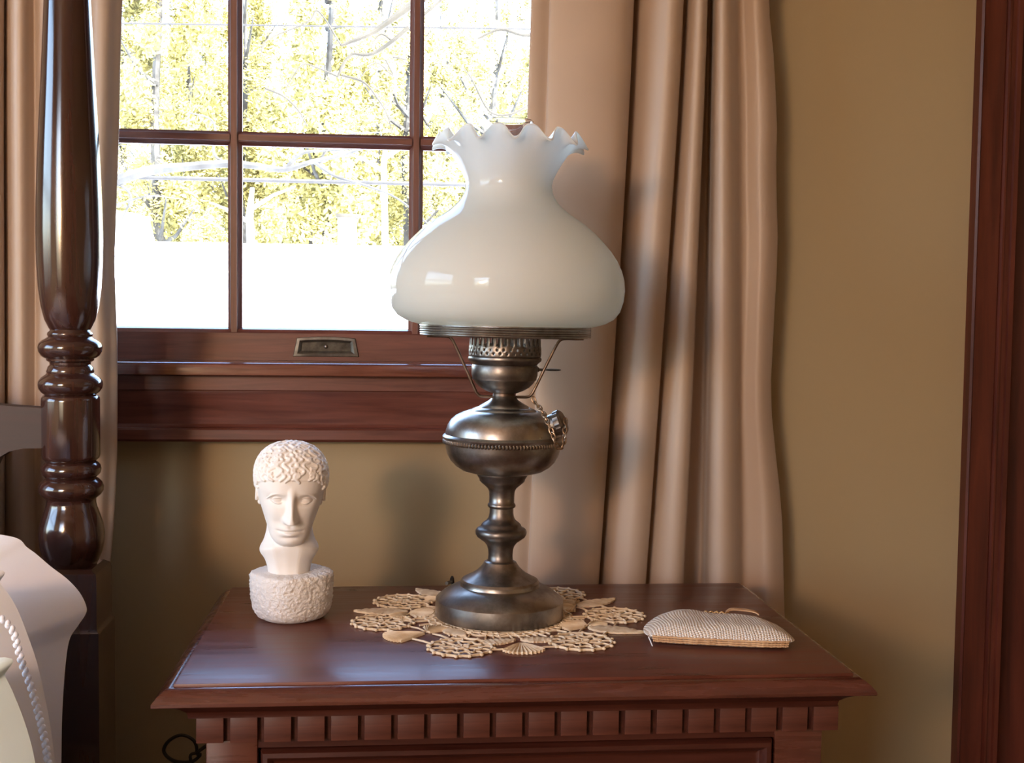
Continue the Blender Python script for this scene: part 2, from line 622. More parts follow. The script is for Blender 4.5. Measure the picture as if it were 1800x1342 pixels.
MB().prism([(WY + p[1], WZ1 + .004 + p[0]) for p in cas], 'x', WX0 - .07, WX1 + .07).build('casing', TRIM, win, smooth=30)
# finger lift: trapezoid rim round a recessed pull
cx, cz = -.0945, .9945
hw_t, hw_b, hh = .0385, .0435, .0135


def trap(inset, y, dz=0):
    a, c, h = hw_t - inset, hw_b - inset * 1.5, hh - inset
    pts = []
    for k in range(9):                      # gently arched top edge
        t = -1 + 2 * k / 8
        pts.append((cx + a * t, y, cz + h * (1 - .16 * t * t) + dz))
    for k in range(5):
        t = 1 - 2 * k / 4
        pts.append((cx + c * t, y, cz - h + dz))
    return pts


rings = [trap(0, SY), trap(.0008, SY - .0035), trap(.004, SY - .0045), trap(.0062, SY - .0028), trap(.0075, SY - .0008)]
b = MB()
n = len(rings[0])
vs = [p for r_ in rings for p in r_]
fs = [(i * n + k, i * n + (k + 1) % n, (i + 1) * n + (k + 1) % n, (i + 1) * n + k) for i in range(len(rings) - 1) for k in range(n)]
fs.append(tuple(range((len(rings) - 1) * n, len(rings) * n)))
b.add(vs, fs)
lift = b.build('sash_lift', NICKEL, win, smooth=35)
b = MB()
b.add([(p[0], SY - .0011, p[2]) for p in trap(.0074, 0)], [tuple(range(n))])
b.build('recess', RECESS, lift, smooth=0, label='dark recess of the finger pull')
b = MB()
b.sphere((cx, SY - .0014, cz), (.0026, .0012, .0026), 10, 6)
b.build('screw', PEWTER_D, lift)

# ------------------------------------------------------------------ door at the far right
dr = root('door_1', ((DX0 + DX1) / 2, WY, 0), kind='structure')
dc = [(.054, 0), (.054, -.017), (.0515, -.020), (.049, -.017), (.0475, -.0165), (.019, -.0165), (.0175, -.0145), (.0155, -.0195), (.0125, -.0195), (.0105, -.0145), (.0035, -.0150), (.002, -.0185), (-.004, -.0185), (-.006, -.014), (-.006, 0)]
MB().prism([(DX0 - p[0], WY + p[1]) for p in dc], 'z', 0, DZ1 + .055).build('casing', DOORW, dr, smooth=30)
MB().prism([(DX1 + p[0], WY + p[1]) for p in dc], 'z', 0, DZ1 + .055).build('casing', DOORW, dr, smooth=30)
MB().prism([(WY + p[1], DZ1 + p[0]) for p in dc], 'x', DX0 - .054, DX1 + .054).build('casing', DOORW, dr, smooth=30)
b = MB()
b.box(DX0, DX0 + .012, WY, WY + T, 0, DZ1)
b.box(DX1 - .012, DX1, WY, WY + T, 0, DZ1)
b.box(DX0, DX1, WY, WY + T, DZ1 - .012, DZ1)
b.build('jamb', DOORW, dr)
b = MB()
b.box(DX0 + .013, DX1 - .013, WY + .05, WY + .085, .01, DZ1 - .014, .002)
for x0, x1 in ((DX0 + .12, (DX0 + DX1) / 2 - .05), ((DX0 + DX1) / 2 + .05, DX1 - .12)):
    for z0, z1 in ((.25, .9), (1.05, 1.9)):
        b.box(x0, x1, WY + .043, WY + .052, z0, z1, .004)
b.build('door_panel', DOORW, dr)

# ------------------------------------------------------------------ outside
MB().box(-60, 60, 2.5, 110, -.72, -.6).build('ground', SNOW, kind='structure', smooth=0)
house = root('neighbour_house', (2, 19, -.6), 'white snow-covered house with a square chimney beyond the window', 'house')


def roof_slab(name, x0, x1, ye, ze, yr, zr, t=.12):
    return MB().prism([(ye, ze), (yr, zr), (2 * yr - ye, ze), (2 * yr - ye, ze - t), (yr, zr - t), (ye, ze - t)], 'x', x0, x1).build(name, SNOW, house, smooth=20)


MB().box(-5.0, 9.2, 18.4, 23.4, -.6, .80).build('wall', SIDING, house, smooth=0)
RZ_ = at(500, 429, 21).z
roof_slab('roof', -5.6, 9.6, 18, .75, 21, RZ_)
MB().box(-8.6, -4.6, 19.8, 20.45, -.6, 1.6).build('wall', SIDING, house, smooth=0)
q_ = [at(*p, 19.8) for p in ((130, 352), (205, 371), (246, 377), (259, 427))]
MB().prism([(-9.0, 1.6)] + [(p.x, p.z) for p in q_] + [(q_[3].x, q_[3].z - .12), (-9.0, 1.45)], 'y', 19.7, 20.5).build('roof', SNOW, house, smooth=20)
c0, c1 = at(594, 400, 20.6), at(626, 400, 20.6)
MB().box(c0.x, c1.x, 20.5, 20.9, 1.8, at(610, 383, 20.6).z, .02).build('chimney', SIDING, house)
MB().box(c0.x - .03, c1.x + .04, 20.45, 20.95, at(610, 383, 20.6).z, at(610, 377, 20.6).z, .01).build('chimney_cap', BARK_D, house)


def leaf_mesh(name, n, rx, rz, size, seed, mat, dens=1.0):
    rg = random.Random(seed)
    vs, fs = [], []
    clumps = []
    for _ in range(int(38 * dens)):
        while True:
            p = Vector((rg.uniform(-1, 1), rg.uniform(-1, 1), rg.uniform(-1, 1)))
            if p.length < 1:
                break
        clumps.append(Vector((p.x * rx, p.y * rx, p.z * rz)))
    for i in range(n):
        c = rg.choice(clumps)
        p = c + Vector((rg.gauss(0, .17) * rx * .45, rg.gauss(0, .17) * rx * .45, rg.gauss(0, .22) * rz * .35))
        u = Vector((rg.gauss(0, 1), rg.gauss(0, 1), rg.gauss(0, 1))).normalized()
        v = u.orthogonal().normalized()
        s_ = size * rg.uniform(.5, 1.4)
        k = len(vs)
        vs += [p - u * s_, p + v * s_ * .5, p + u * s_, p - v * s_ * .5]
        fs.append((k, k + 1, k + 2, k + 3))
    me = bpy.data.meshes.new(name)
    me.from_pydata([tuple(v) for v in vs], [], fs)
    me.materials.append(mat)
    return me


LM = [leaf_mesh('foliage', 12000, 1.32, 3.2, .062, 1, LEAF), leaf_mesh('foliage', 11000, 1.28, 3.6, .06, 2, LEAF2, .8), leaf_mesh('foliage', 11500, 1.34, 3.0, .065, 3, LEAF)]


def trunk_mesh(seed):
    rg = random.Random(seed)
    b = MB()
    pts = [(0, 0, 0), (.06, 0, 2.5), (-.05, .05, 5), (.1, 0, 8), (.0, 0, 11)]
    b.tube([tuple(p) for p in cr(pts, 3)], [.17 - .012 * i for i in range(13)], 6)
    for k in range(9):
        z = rg.uniform(2.2, 9.5)
        a = rg.uniform(0, 2 * PI)
        L = rg.uniform(.8, 1.25)
        p0 = Vector((0, 0, z))
        d = Vector((math.cos(a), math.sin(a), rg.uniform(.25, .8)))
        b.tube([p0, p0 + d * L * .5, p0 + d * L + Vector((0, 0, .35))], [.065, .04, .015], 5)
    return b


TM = []
for s_ in (11, 12, 13):
    me = trunk_mesh(s_).build('tree_trunk', BARK, None)
    TM.append(me.data)
    bpy.data.objects.remove(me)
TREE_LABEL = 'sunlit tree with pale yellow-green leaves beyond the white house'
rg = random.Random(21)
spots = []
for row, Y in enumerate((27, 31, 35, 39, 43, 47)):
    xa, xb = -.31 * Y - .6, .115 * Y + .8
    n = int((xb - xa) / 3.35 + .5)
    for k in range(n):
        spots.append((xa + (xb - xa) * (k + .5 * (row % 2)) / (n - .5), Y + rg.uniform(-.12, .12), row))
for i, (x, y, row) in enumerate(spots):
    t = root('yellow_green_tree', (x, y, -.6), TREE_LABEL, 'tree', 'sunlit trees beyond the house')
    tr_ = bpy.data.objects.new('tree_trunk', TM[i % 3])
    COL.objects.link(tr_)
    tr_.parent = t
    tr_.scale = (1, 1, rg.uniform(.9, 1.2))
    for k, zc in enumerate((2.9, 6.6, 10.2)):
        if k == 2 and rg.random() < .5:
            continue
        fo = bpy.data.objects.new('foliage', LM[(i + k) % 3])
        COL.objects.link(fo)
        fo.parent = t
        fo['kind'] = 'stuff'
        sc = (1.05, .95, .75)[k] * rg.uniform(.9, 1.05)
        fo.scale = (sc, sc, sc)
        fo.location = (rg.uniform(-.05, .05), 0, zc + row * .5)
        fo.rotation_euler = (0, 0, rg.uniform(0, 6.28))


def branch(t, pix, Y, r0, r1, mat):
    pts = [tuple(at(px, py, Y)) for px, py in pix]
    sp = cr(pts, 5)
    rr = [r0 + (r1 - r0) * i / (len(sp) - 1) for i in range(len(sp))]
    MB().tube([tuple(p) for p in sp], rr, 6).build('branch', mat, t)


# two bare near trees whose trunks stand behind the curtains
t = root('bare_tree', tuple(at(120, 1000, 9.5).xy) + (-.6,), 'bare tree with a thick pale limb level with the middle window bar', 'tree')
b = MB()
x, y = t.location.x, t.location.y
b.tube([(x, y, -.6), (x + .03, y, 1), (x - .02, y, 3), (x + .05, y, 5.5)], [.13, .11, .09, .05], 8)
b.build('tree_trunk', BARK, t)
branch(t, [(118, 345), (205, 318), (262, 300), (330, 293), (400, 288), (450, 292), (500, 298), (550, 284), (610, 270), (660, 250)], 9.5, .048, .012, BARK)
branch(t, [(400, 288), (376, 270), (378, 225), (366, 207), (330, 198)], 9.5, .013, .006, BARK)
branch(t, [(550, 284), (590, 310), (640, 325), (700, 350), (760, 400)], 9.5, .016, .006, BARK)
branch(t, [(500, 298), (530, 270), (570, 265), (640, 262)], 9.5, .018, .006, BARK)
branch(t, [(560, 290), (580, 255), (620, 236), (690, 232)], 9.6, .012, .004, BARK)
branch(t, [(205, 320), (230, 345), (215, 385)], 9.5, .014, .006, BARK)
branch(t, [(205, 360), (260, 345), (320, 350)], 9.4, .008, .004, BARK)
t2 = root('bare_tree', tuple(at(1080, 1000, 9.0).xy) + (-.6,), 'bare tree with crooked dark branches reaching across the top panes', 'tree')
b = MB()
x, y = t2.location.x, t2.location.y
b.tube([(x, y, -.6), (x, y, 1.5), (x + .04, y, 3.5), (x, y, 6)], [.14, .12, .1, .06], 8)
b.build('tree_trunk', BARK_D, t2)
branch(t2, [(1075, 60), (960, -30), (850, -25), (760, -10), (720, 12), (680, 40), (650, 60), (600, 80)], 9.0, .055, .012, BARK_D)
branch(t2, [(718, 48), (690, 72), (660, 92), (640, 97), (620, 95), (604, 112), (594, 135)], 9.0, .017, .010, BARK_D)
branch(t2, [(690, 72), (670, 60), (655, 75)], 9.0, .010, .005, BARK_D)
branch(t2, [(600, 132), (640, 145), (665, 175), (680, 200), (690, 235)], 9.1, .011, .005, BARK_D)
branch(t2, [(466, 155), (500, 170), (525, 195), (540, 222)], 9.1, .010, .007, BARK_D)
branch(t2, [(594, 135), (560, 120), (530, 115), (500, 160)], 9.0, .008, .004, BARK_D)
branch(t2, [(600, 80), (560, 20), (540, 40), (470, 70), (458, 100)], 9.0, .008, .005, BARK_D)
branch(t2, [(740, 30), (770, 5), (800, -20)], 8.9, .012, .008, BARK_D)
branch(t2, [(1000, 40), (930, 62), (880, 52), (840, 68)], 9.0, .02, .008, BARK_D)
branch(t2, [(950, 170), (900, 200), (860, 195), (830, 140), (815, 120)], 9.1, .012, .005, BARK_D)
branch(t2, [(690, 100), (715, 105)], 9.0, .009, .005, BARK_D)
branch(t2, [(678, 105), (690, 132), (660, 110), (630, 140)], 9.0, .008, .004, BARK_D)
# pale slender trunks, each a tree of its own
for px, top, r_, lab in ((676, 240, .055, 'slim white birch trunk seen in the lower middle pane'), (441, 330, .07, 'short white trunk rising beside the first upright window bar')):
    Y = 17.2
    p = at(px, 430, Y)
    bt = root('birch_tree', (p.x, Y, -.6), lab, 'tree')
    b = MB()
    zt_ = at(px, top, Y).z
    b.tube([(p.x, Y, -.6), (p.x + .02, Y, 1.6), (p.x - .02, Y, zt_ - .4), (p.x + .02, Y, zt_)], [r_, r_ * .9, r_ * .75, r_ * .4], 8)
    b.build('tree_trunk', SIDING, bt)
    for k, (z, dx, dz) in enumerate(((1.9, .7, -.3), (zt_ - .5, -.6, .3), (zt_ - .3, .6, .35))):
        MB().tube([(p.x, Y, z), (p.x + dx * .5, Y + .1, z + dz * .6), (p.x + dx, Y + .2, z + dz)], [.035, .022, .01], 5).build('branch', SIDING, bt)
# cables across the street
for (p0, p1, r_, lab) in (((150, 310), (1000, 329), .024, 'thick grey overhead cable crossing the lower panes'), ((150, 40), (1000, 52), .010, 'thin overhead wire crossing the top panes')):
    a_, c_ = at(p0[0], p0[1], 13), at(p1[0], p1[1], 13)
    d = (c_ - a_)
    pts = [a_ + d * t_ for t_ in (-3, -2, -1, -.5, 0, .25, .5, .75, 1, 1.5, 2, 3, 4)]
    b = MB()
    b.tube(pts, r_, 6)
    tag(b.build('overhead_cable', CABLE), lab, 'cable')
# ------------------------------------------------------------------ curtains
# fold line: (x in photo at the top, x at the table's height, depth towards the room)
FOLD_R = [(935, 893, .004), (936, 894, .007), (950, 910, .008), (966, 927, .0065), (970, 932, .010), (1000, 955, .014), (1040, 990, .017), (1075, 1022, .016), (1100, 1043, .010), (1113, 1052, -.004), (1110, 1049, -.022), (1100, 1040, -.034),
          (1112, 1050, -.036), (1122, 1058, -.026), (1140, 1066, -.012), (1160, 1080, .000), (1178, 1105, .008), (1192, 1124, .005), (1200, 1134, -.006), (1196, 1130, -.024), (1190, 1125, -.034),
          (1204, 1137, -.032), (1212, 1150, -.016), (1224, 1172, -.004), (1235, 1190, -.002), (1242, 1200, -.012), (1241, 1199, -.030), (1234, 1192, -.052), (1240, 1205, -.074), (1249, 1230, -.078), (1253, 1238, -.060), (1255, 1241, -.036), (1260, 1250, -.016), (1271, 1268, -.006), (1283, 1286, -.010), (1291, 1296, -.024),
          (1298, 1302, -.042), (1306, 1312, -.046), (1318, 1330, -.040), (1330, 1346, -.034), (1340, 1358, -.036), (1349, 1370, -.044), (1353, 1375, -.050)]


def curtain(name, fold, Y, edge, zt, zb, label, x_top=0, x_ref=1020, flip=None):
    sec = cr(fold, 5)
    rows = 46
    cols = len(sec)
    vs = []
    zref = at(1100, x_ref, Y).z
    ztop = at(1100, 0, Y).z
    for i in range(rows):
        z = zt + (zb - zt) * i / (rows - 1)
        t_ = (ztop - z) / (ztop - zref)
        tt = max(-.25, t_)
        ypx = x_ref * t_
        tt = min(tt, 1.35)
        for j, (xa, xb, d) in enumerate(sec):
            k = j / (cols - 1)
            e = tt if tt < 0 else tt ** 1.15
            px = xa + (xb - xa) * e
            px += edge(ypx, k)
            d2 = d * (1.0 + .12 * math.sin(2.2 * tt + 5 * k))
            X = at(px, 671, Y).x
            # measured x runs along the photograph's own tilt
            X = at(px, min(max(ypx, -150), 1342), Y - d2).x
            vs.append((X, Y - d2 + .0016 * math.sin(7 * tt + 9 * k), z))
    fs = [(i * cols + j, i * cols + j + 1, (i + 1) * cols + j + 1, (i + 1) * cols + j) for i in range(rows - 1) for j in range(cols - 1)]
    b = MB().add(vs, fs)
    o = b.build(name, CURTAIN, None, smooth=80)
    s_ = o.modifiers.new('cloth', 'SOLIDIFY')
    s_.thickness = .0016
    s_.offset = 0
    return o


EDGE = [(-200, -2), (0, 0), (90, 6), (180, 9), (300, 5), (420, 6), (480, 2), (560, -4), (640, -10), (700, -14), (760, -9), (860, -2), (950, 2), (1040, 0), (1400, 0)]


def edge_r(y, k):
    if k < .8:
        return 0
    for (a, va), (c, vc) in zip(EDGE, EDGE[1:]):
        if a <= y <= c:
            t_ = (y - a) / (c - a)
            t_ = t_ * t_ * (3 - 2 * t_)
            return (va + (vc - va) * t_) * sstep(.8, 1, k)
    return 0


cu = curtain('curtain', FOLD_R, 1.468, edge_r, 2.12, .03, '')
tag(cu, 'long pinkish tan satin curtain hanging in folds behind the oil lamp', 'curtain')
FOLD_L = [(-190, -190, .0), (-150, -150, .02), (-110, -110, .02), (-80, -82, -.01), (-60, -62, -.025), (-35, -38, .0), (-12, -14, .012), (4, 4, .004), (8, 8, -.012), (14, 14, -.006), (26, 26, .008), (40, 40, .010), (52, 54, .000), (62, 64, -.006), (74, 76, .004), (92, 92, .014), (110, 108, .008), (125, 120, -.012), (140, 135, -.016), (156, 148, -.002), (172, 160, .009), (190, 170, .008), (204, 180, -.002), (214, 188, -.006), (215, 189, -.009)]
EDGE_L = [(-200, 2), (0, 0), (120, -2), (240, -1), (330, -2), (470, -4), (520, -1), (600, 4), (700, 7), (800, 9), (900, 8), (1000, 2), (1400, 0)]


def edge_l(y, k):
    if k < .75:
        return 0
    for (a, va), (c, vc) in zip(EDGE_L, EDGE_L[1:]):
        if a <= y <= c:
            return (va + (vc - va) * (y - a) / (c - a)) * sstep(.75, 1, k)
    return 0


cu = curtain('curtain', FOLD_L, 1.475, edge_l, 2.12, .03, '')
tag(cu, 'tan satin curtain hanging behind the turned bed post', 'curtain')
rod = MB()
rod.tube([(-.85, 1.468, 2.145), (.70, 1.468, 2.145)], .012, 12)
for x in (-.87, .72):
    rod.sphere((x, 1.468, 2.145), .025, 12, 8)
for x in (-.8, .66):
    rod.box(x - .01, x + .01, 1.468, WY, 2.138, 2.152)
tag(rod.build('curtain_rod', BRONZE), 'dark metal curtain rod above the window', 'curtain rod')

# ------------------------------------------------------------------ nightstand
TZ = .72
MAHOG_TOP.node_tree.nodes['Principled BSDF'].inputs['Specular IOR Level'].default_value = .3
NX0, NX1, NY0, NY1 = -.1896, .4133, 1.0302, 1.395
ns = root('nightstand', ((NX0 + NX1) / 2, (NY0 + NY1) / 2, 0), 'dark mahogany nightstand with a row of square dentil blocks', 'nightstand')
MB().box(NX0, NX1, NY0, NY1, TZ - .012, TZ, .0018).build('table_top', MAHOG_TOP, ns)


def ring_prism(prof, name, mat):
    """mitred moulding round front and both sides: prof = (outset, z)"""
    vs = []
    for o_, z in prof:
        vs += [(NX0 - o_, NY1, z), (NX0 - o_, NY0 - o_, z), (NX1 + o_, NY0 - o_, z), (NX1 + o_, NY1, z)]
    n = len(prof)
    fs = []
    for i in range(n):
        j = (i + 1) % n
        for k in range(3):
            fs.append((i * 4 + k, i * 4 + k + 1, j * 4 + k + 1, j * 4 + k))
    fs.append(tuple(i * 4 for i in range(n)))
    fs.append(tuple(i * 4 + 3 for i in reversed(range(n))))
    return MB().add(vs, fs).build(name, mat, ns, smooth=28)


ring_prism([(-.004, .7172), (.0012, .7174), (.0035, .7172), (.0075, .7152), (.0115, .7120), (.0142, .7088), (.0150, .7078), (.0156, .7070), (.0158, .7042), (.0150, .7036), (-.004, .7036)], 'edge_moulding', MAHOG)
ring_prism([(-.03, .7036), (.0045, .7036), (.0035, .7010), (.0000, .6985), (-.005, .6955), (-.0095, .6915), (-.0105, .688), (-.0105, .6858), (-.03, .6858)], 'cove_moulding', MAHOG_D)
BX0, BX1, BY0 = -.1655, .393, 1.053
DXa, DXb, DYF = -.1728, .4056, 1.0445
# carcass
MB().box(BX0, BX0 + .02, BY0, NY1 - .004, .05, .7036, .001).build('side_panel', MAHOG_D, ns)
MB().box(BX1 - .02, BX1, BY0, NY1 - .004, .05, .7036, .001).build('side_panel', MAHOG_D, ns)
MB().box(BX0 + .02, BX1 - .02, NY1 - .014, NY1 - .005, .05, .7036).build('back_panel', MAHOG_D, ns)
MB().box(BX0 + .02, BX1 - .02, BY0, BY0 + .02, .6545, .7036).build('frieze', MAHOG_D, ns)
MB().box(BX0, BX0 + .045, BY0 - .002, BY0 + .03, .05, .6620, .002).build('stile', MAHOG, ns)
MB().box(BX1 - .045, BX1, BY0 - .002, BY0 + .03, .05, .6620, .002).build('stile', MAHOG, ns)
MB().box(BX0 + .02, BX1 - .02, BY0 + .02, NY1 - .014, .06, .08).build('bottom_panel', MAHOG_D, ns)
# dentils: front row, then the side returns
ND = 20
gap = .0056
dw = (DXb - DXa - gap * (ND - 1)) / ND
proto = None
for k in range(ND):
    x0 = DXa + k * (dw + gap)
    ctr = (x0 + dw / 2, DYF + .008, .674)
    if proto is None:
        proto = MB().box(x0, x0 + dw, DYF, DYF + .016, .6622, .6858, .0008).build('dentil', DENTIL, ns, origin=ctr)
    else:
        dup(proto, ns, Vector(ctr) - ns.location)
b = MB()
b.box(DXa + .004, DXb - .004, DYF + .006, BY0 + .01, .6622, .6860)
b.build('dentil_backing', MAHOG_D, ns)
proto = None
for k in range(12):
    for sx, xx in ((0, DXa), (1, DXb)):
        y0 = DYF + .0016 + .0292 + k * .0282 - .0112
        if y0 + .022 > NY1 - .004:
            continue
        x0, x1 = (xx, xx + .0105) if sx == 0 else (xx - .0145, xx)
        if sx == 1:
            x0, x1 = xx - .0145, xx
        ctr = ((x0 + x1) / 2, y0 + .012, .674)
        if proto is None:
            proto = MB().box(x0, x0 + .0145, y0, y0 + .0225, .6622, .6858, .0008).build('dentil', DENTIL, ns, origin=(x0 + .00725, y0 + .01125, .674))
            pm = proto
        else:
            dup(pm, ns, Vector(((x0 + .00725) if sx == 0 else (x1 - .00725), y0 + .01125, .674)) - ns.location)
# drawers with raised lip
DXl, DXr = BX0 + .048, BX1 - .048
for z0, z1 in ((.47, .6535), (.27, .455), (.085, .255)):
    vs = []
    prof = [(0, BY0 + .012), (0, BY0 - .004), (.002, BY0 - .0075), (.006, BY0 - .008), (.009, BY0 - .005), (.011, BY0 - .001), (.015, BY0 + .001)]
    for i_, y_ in prof:
        vs += [(DXl + i_, y_, z0 + i_), (DXr - i_, y_, z0 + i_), (DXr - i_, y_, z1 - i_), (DXl + i_, y_, z1 - i_)]
    fs = [(i * 4 + k, i * 4 + (k + 1) % 4, (i + 1) * 4 + (k + 1) % 4, (i + 1) * 4 + k) for i in range(len(prof) - 1) for k in range(4)]
    fs += [(0, 3, 2, 1), tuple((len(prof) - 1) * 4 + k for k in range(4))]
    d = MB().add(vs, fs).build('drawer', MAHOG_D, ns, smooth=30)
    for xk in (DXl + .11, DXr - .11):
        zc = (z0 + z1) / 2
        kb = MB()
        prof_k = [(.005, 0), (.005, .006), (.011, .012), (.012, .016), (.009, .021), (.003, .023)]
        vsk = []
        for r_, h_ in prof_k:
            for q in range(16):
                vsk.append((xk + r_ * math.cos(q * PI / 8), BY0 + .001 - h_, zc + r_ * math.sin(q * PI / 8)))
        fsk = [(i * 16 + q, i * 16 + (q + 1) % 16, (i + 1) * 16 + (q + 1) % 16, (i + 1) * 16 + q) for i in range(5) for q in range(16)] + [tuple(range(16)), tuple(80 + q for q in range(16))]
        kb.add(vsk, fsk).build('knob', PEWTER, d)
for x0, x1 in ((BX0, BX0 + .05), (BX1 - .05, BX1)):
    for y0, y1 in ((BY0, BY0 + .05), (NY1 - .055, NY1 - .005)):
        MB().prism([(x0, .05), (x0 + .006, 0), (x1 - .006, 0), (x1, .05)], 'y', y0, y1).build('foot', MAHOG, ns)

# ------------------------------------------------------------------ oil lamp
LY = 1.2401
LX = .1086
DOZ = .0034                      # thickness of the doily under it
lamp = root('oil_lamp', (LX, LY, TZ + DOZ), 'electrified pewter oil lamp with ruffled milk-glass shade on a crocheted doily', 'lamp')
MPP = .0006005


def lz(y):
    return at(888, y, LY).z


def prof(lst):
    return [(r * MPP, lz(y)) for r, y in lst]


LC = (LX, LY)
zb = TZ + DOZ
base = [(104, zb), (111, zb), (112.5, zb + .002)]
pb = [(104 * MPP, zb), (111.3 * MPP, zb), (112.3 * MPP, zb + .002)] + prof([(112.3, 1060), (111.8, 1052.5), (110.3, 1050.5), (105, 1046.5), (97, 1040), (86, 1033.5), (77, 1030.5), (70, 1028.5), (69, 1026), (69, 1022), (66, 1018), (58, 1014), (48, 1008.5), (40, 1003), (34, 997), (30, 991), (28, 987.5), (24, 985.5)])
MB().lathe(pb, LC, 96).build('foot', PEWTER, lamp, smooth=26)
st = prof([(24, 986), (22, 984), (21.3, 975), (22, 966), (24, 959), (29, 953), (36, 948), (42, 943.5), (44.5, 939), (45, 934), (43, 930), (40, 928), (36, 926), (34.5, 922), (31, 918.5), (26, 915), (22.5, 910), (21, 902), (20.8, 893), (23.5, 891.5), (24.6, 888.5), (23.5, 885.5), (22, 884), (22, 873), (22.6, 864), (25, 858.5), (31, 853), (36.5, 848.5), (39.5, 845.5), (40, 842), (43.5, 837), (45, 832), (44, 828)])
MB().lathe(st, LC, 64).build('stem', PEWTER_D, lamp, smooth=50)
tk = prof([(30, 834), (55, 831), (70, 827), (82, 819.5), (91, 810), (97, 799), (100, 787), (100.8, 778), (101.5, 775), (105.3, 771), (105.8, 768), (103.5, 765.2), (101, 764), (100, 757), (97, 748), (91.5, 739), (83, 731.5), (72, 726), (60, 722), (57, 722.6), (55.5, 720), (47, 716.5), (44, 717), (42.5, 714), (34, 709), (26, 704), (22, 700), (20, 696)])
MB().lathe(tk, LC, 96).build('oil_tank', PEWTER, lamp, smooth=45)
b = MB()
for k in range(110):
    a = 2 * PI * k / 110
    b.sphere((LX + 103.2 * MPP * math.cos(a), LY + 103.2 * MPP * math.sin(a), lz(776.5)), (.0016, .0016, .0026), 6, 5)
b.build('bead_band', PEWTER, lamp, kind='stuff')
MB().lathe(prof([(19, 704), (19.5, 699), (19.5, 694), (18, 690), (17.5, 686)]), LC, 40).build('collar', BRONZE, lamp)
bn = prof([(16, 692), (24, 690.5), (34, 686.5), (43, 681), (50, 674), (53.5, 668.5), (55.5, 667.5), (56, 664), (57.5, 660), (57.5, 644), (56, 641.5), (58.5, 638), (63, 634.5), (64, 631), (63, 628), (61, 627)])
MB().lathe(bn, LC, 64).build('burner', PEWTER_D, lamp, smooth=45)
# pierced gallery: vertical slots at the top, dots below, built as a real lattice
b = MB()
SEG = 132
rows_y = [628.5, 626, 623, 619, 616, 612.5, 609.5, 607, 594, 590, 586]
rr = [61.5, 62.5, 63, 63, 63, 62.8, 62.5, 62, 61.5, 61, 60]
vs, fs = [], []
for y_, r_ in zip(rows_y, rr):
    for k in range(SEG):
        a = 2 * PI * k / SEG
        vs.append((LX + r_ * MPP * math.cos(a), LY + r_ * MPP * math.sin(a), lz(y_)))
for i in range(len(rows_y) - 1):
    for k in range(SEG):
        hole = (i == 7 and k % 4 < 2) or (i in (2,) and k % 4 == 2) or (i == 4 and k % 4 == 0) or (i == 6 and k % 8 == 5)
        if not hole:
            fs.append((i * SEG + k, i * SEG + (k + 1) % SEG, (i + 1) * SEG + (k + 1) % SEG, (i + 1) * SEG + k))
b.add(vs, fs)
gal = b.build('gallery', PEWTER_D, lamp, smooth=60)
sm = gal.modifiers.new('sheet', 'SOLIDIFY')
sm.thickness = .0007
# shade holder ring: five grooves
hr = []
for y_, r_ in ((592.5, 140), (592.5, 147), (590.5, 148.5), (588.6, 147.2), (587, 148.8), (585, 147.4), (583.2, 149), (581, 147.6), (579.2, 149), (577, 147.6), (575.2, 148.8), (573, 148.2), (572.6, 145), (576, 143), (588, 139)):
    hr.append((r_ * MPP, lz(y_)))
b = MB()
seg = 96
vs, fs = [], []
n = len(hr)
for r_, z_ in hr:
    for k in range(seg):
        a = 2 * PI * k / seg
        vs.append((LX + r_ * math.cos(a), LY + r_ * math.sin(a), z_))
for i in range(n):
    for k in range(seg):
        fs.append((i * seg + k, i * seg + (k + 1) % seg, ((i + 1) % n) * seg + (k + 1) % seg, ((i + 1) % n) * seg + k))
b.add(vs, fs).build('shade_holder', PEWTER, lamp, smooth=35)
# two bent wire arms from collar to holder ring
for sx in (-1, 1):
    pix = [(20, 697.5), (30, 697.5), (41, 697), (47, 693), (52, 684), (70, 645), (88, 607), (94, 597.5), (101, 593.8), (120, 593.4), (136, 593.2)]
    pts = [(LX + sx * dx * MPP, LY - .004, lz(y_)) for dx, y_ in pix]
    b = MB()
    b.tube([tuple(p) for p in cr(pts, 3)], .0015, 8)
    b.build('arm', BRONZE, lamp)
for sy in (1,):
    pix = [(20, 697.5), (41, 697), (52, 684), (88, 607), (101, 593.8), (136, 593.2)]
    b = MB()
    b.tube([tuple(p) for p in cr([(LX, LY + dx * MPP, lz(y_)) for dx, y_ in pix], 3)], .0015, 8)
    b.build('arm', BRONZE, lamp)
# wick key
b = MB()
zk = lz(649)
b.tube([(LX + 54 * MPP, LY, zk), (LX + 70 * MPP, LY, zk)], .0014, 8)
b.tube([(LX + 55 * MPP, LY, zk), (LX + 60 * MPP, LY, zk)], .0026, 10)
b.sphere((LX + 84 * MPP, LY, zk), (.0092, .0062, .0013), 16, 8)
b.build('wick_key', PEWTER_D, lamp)
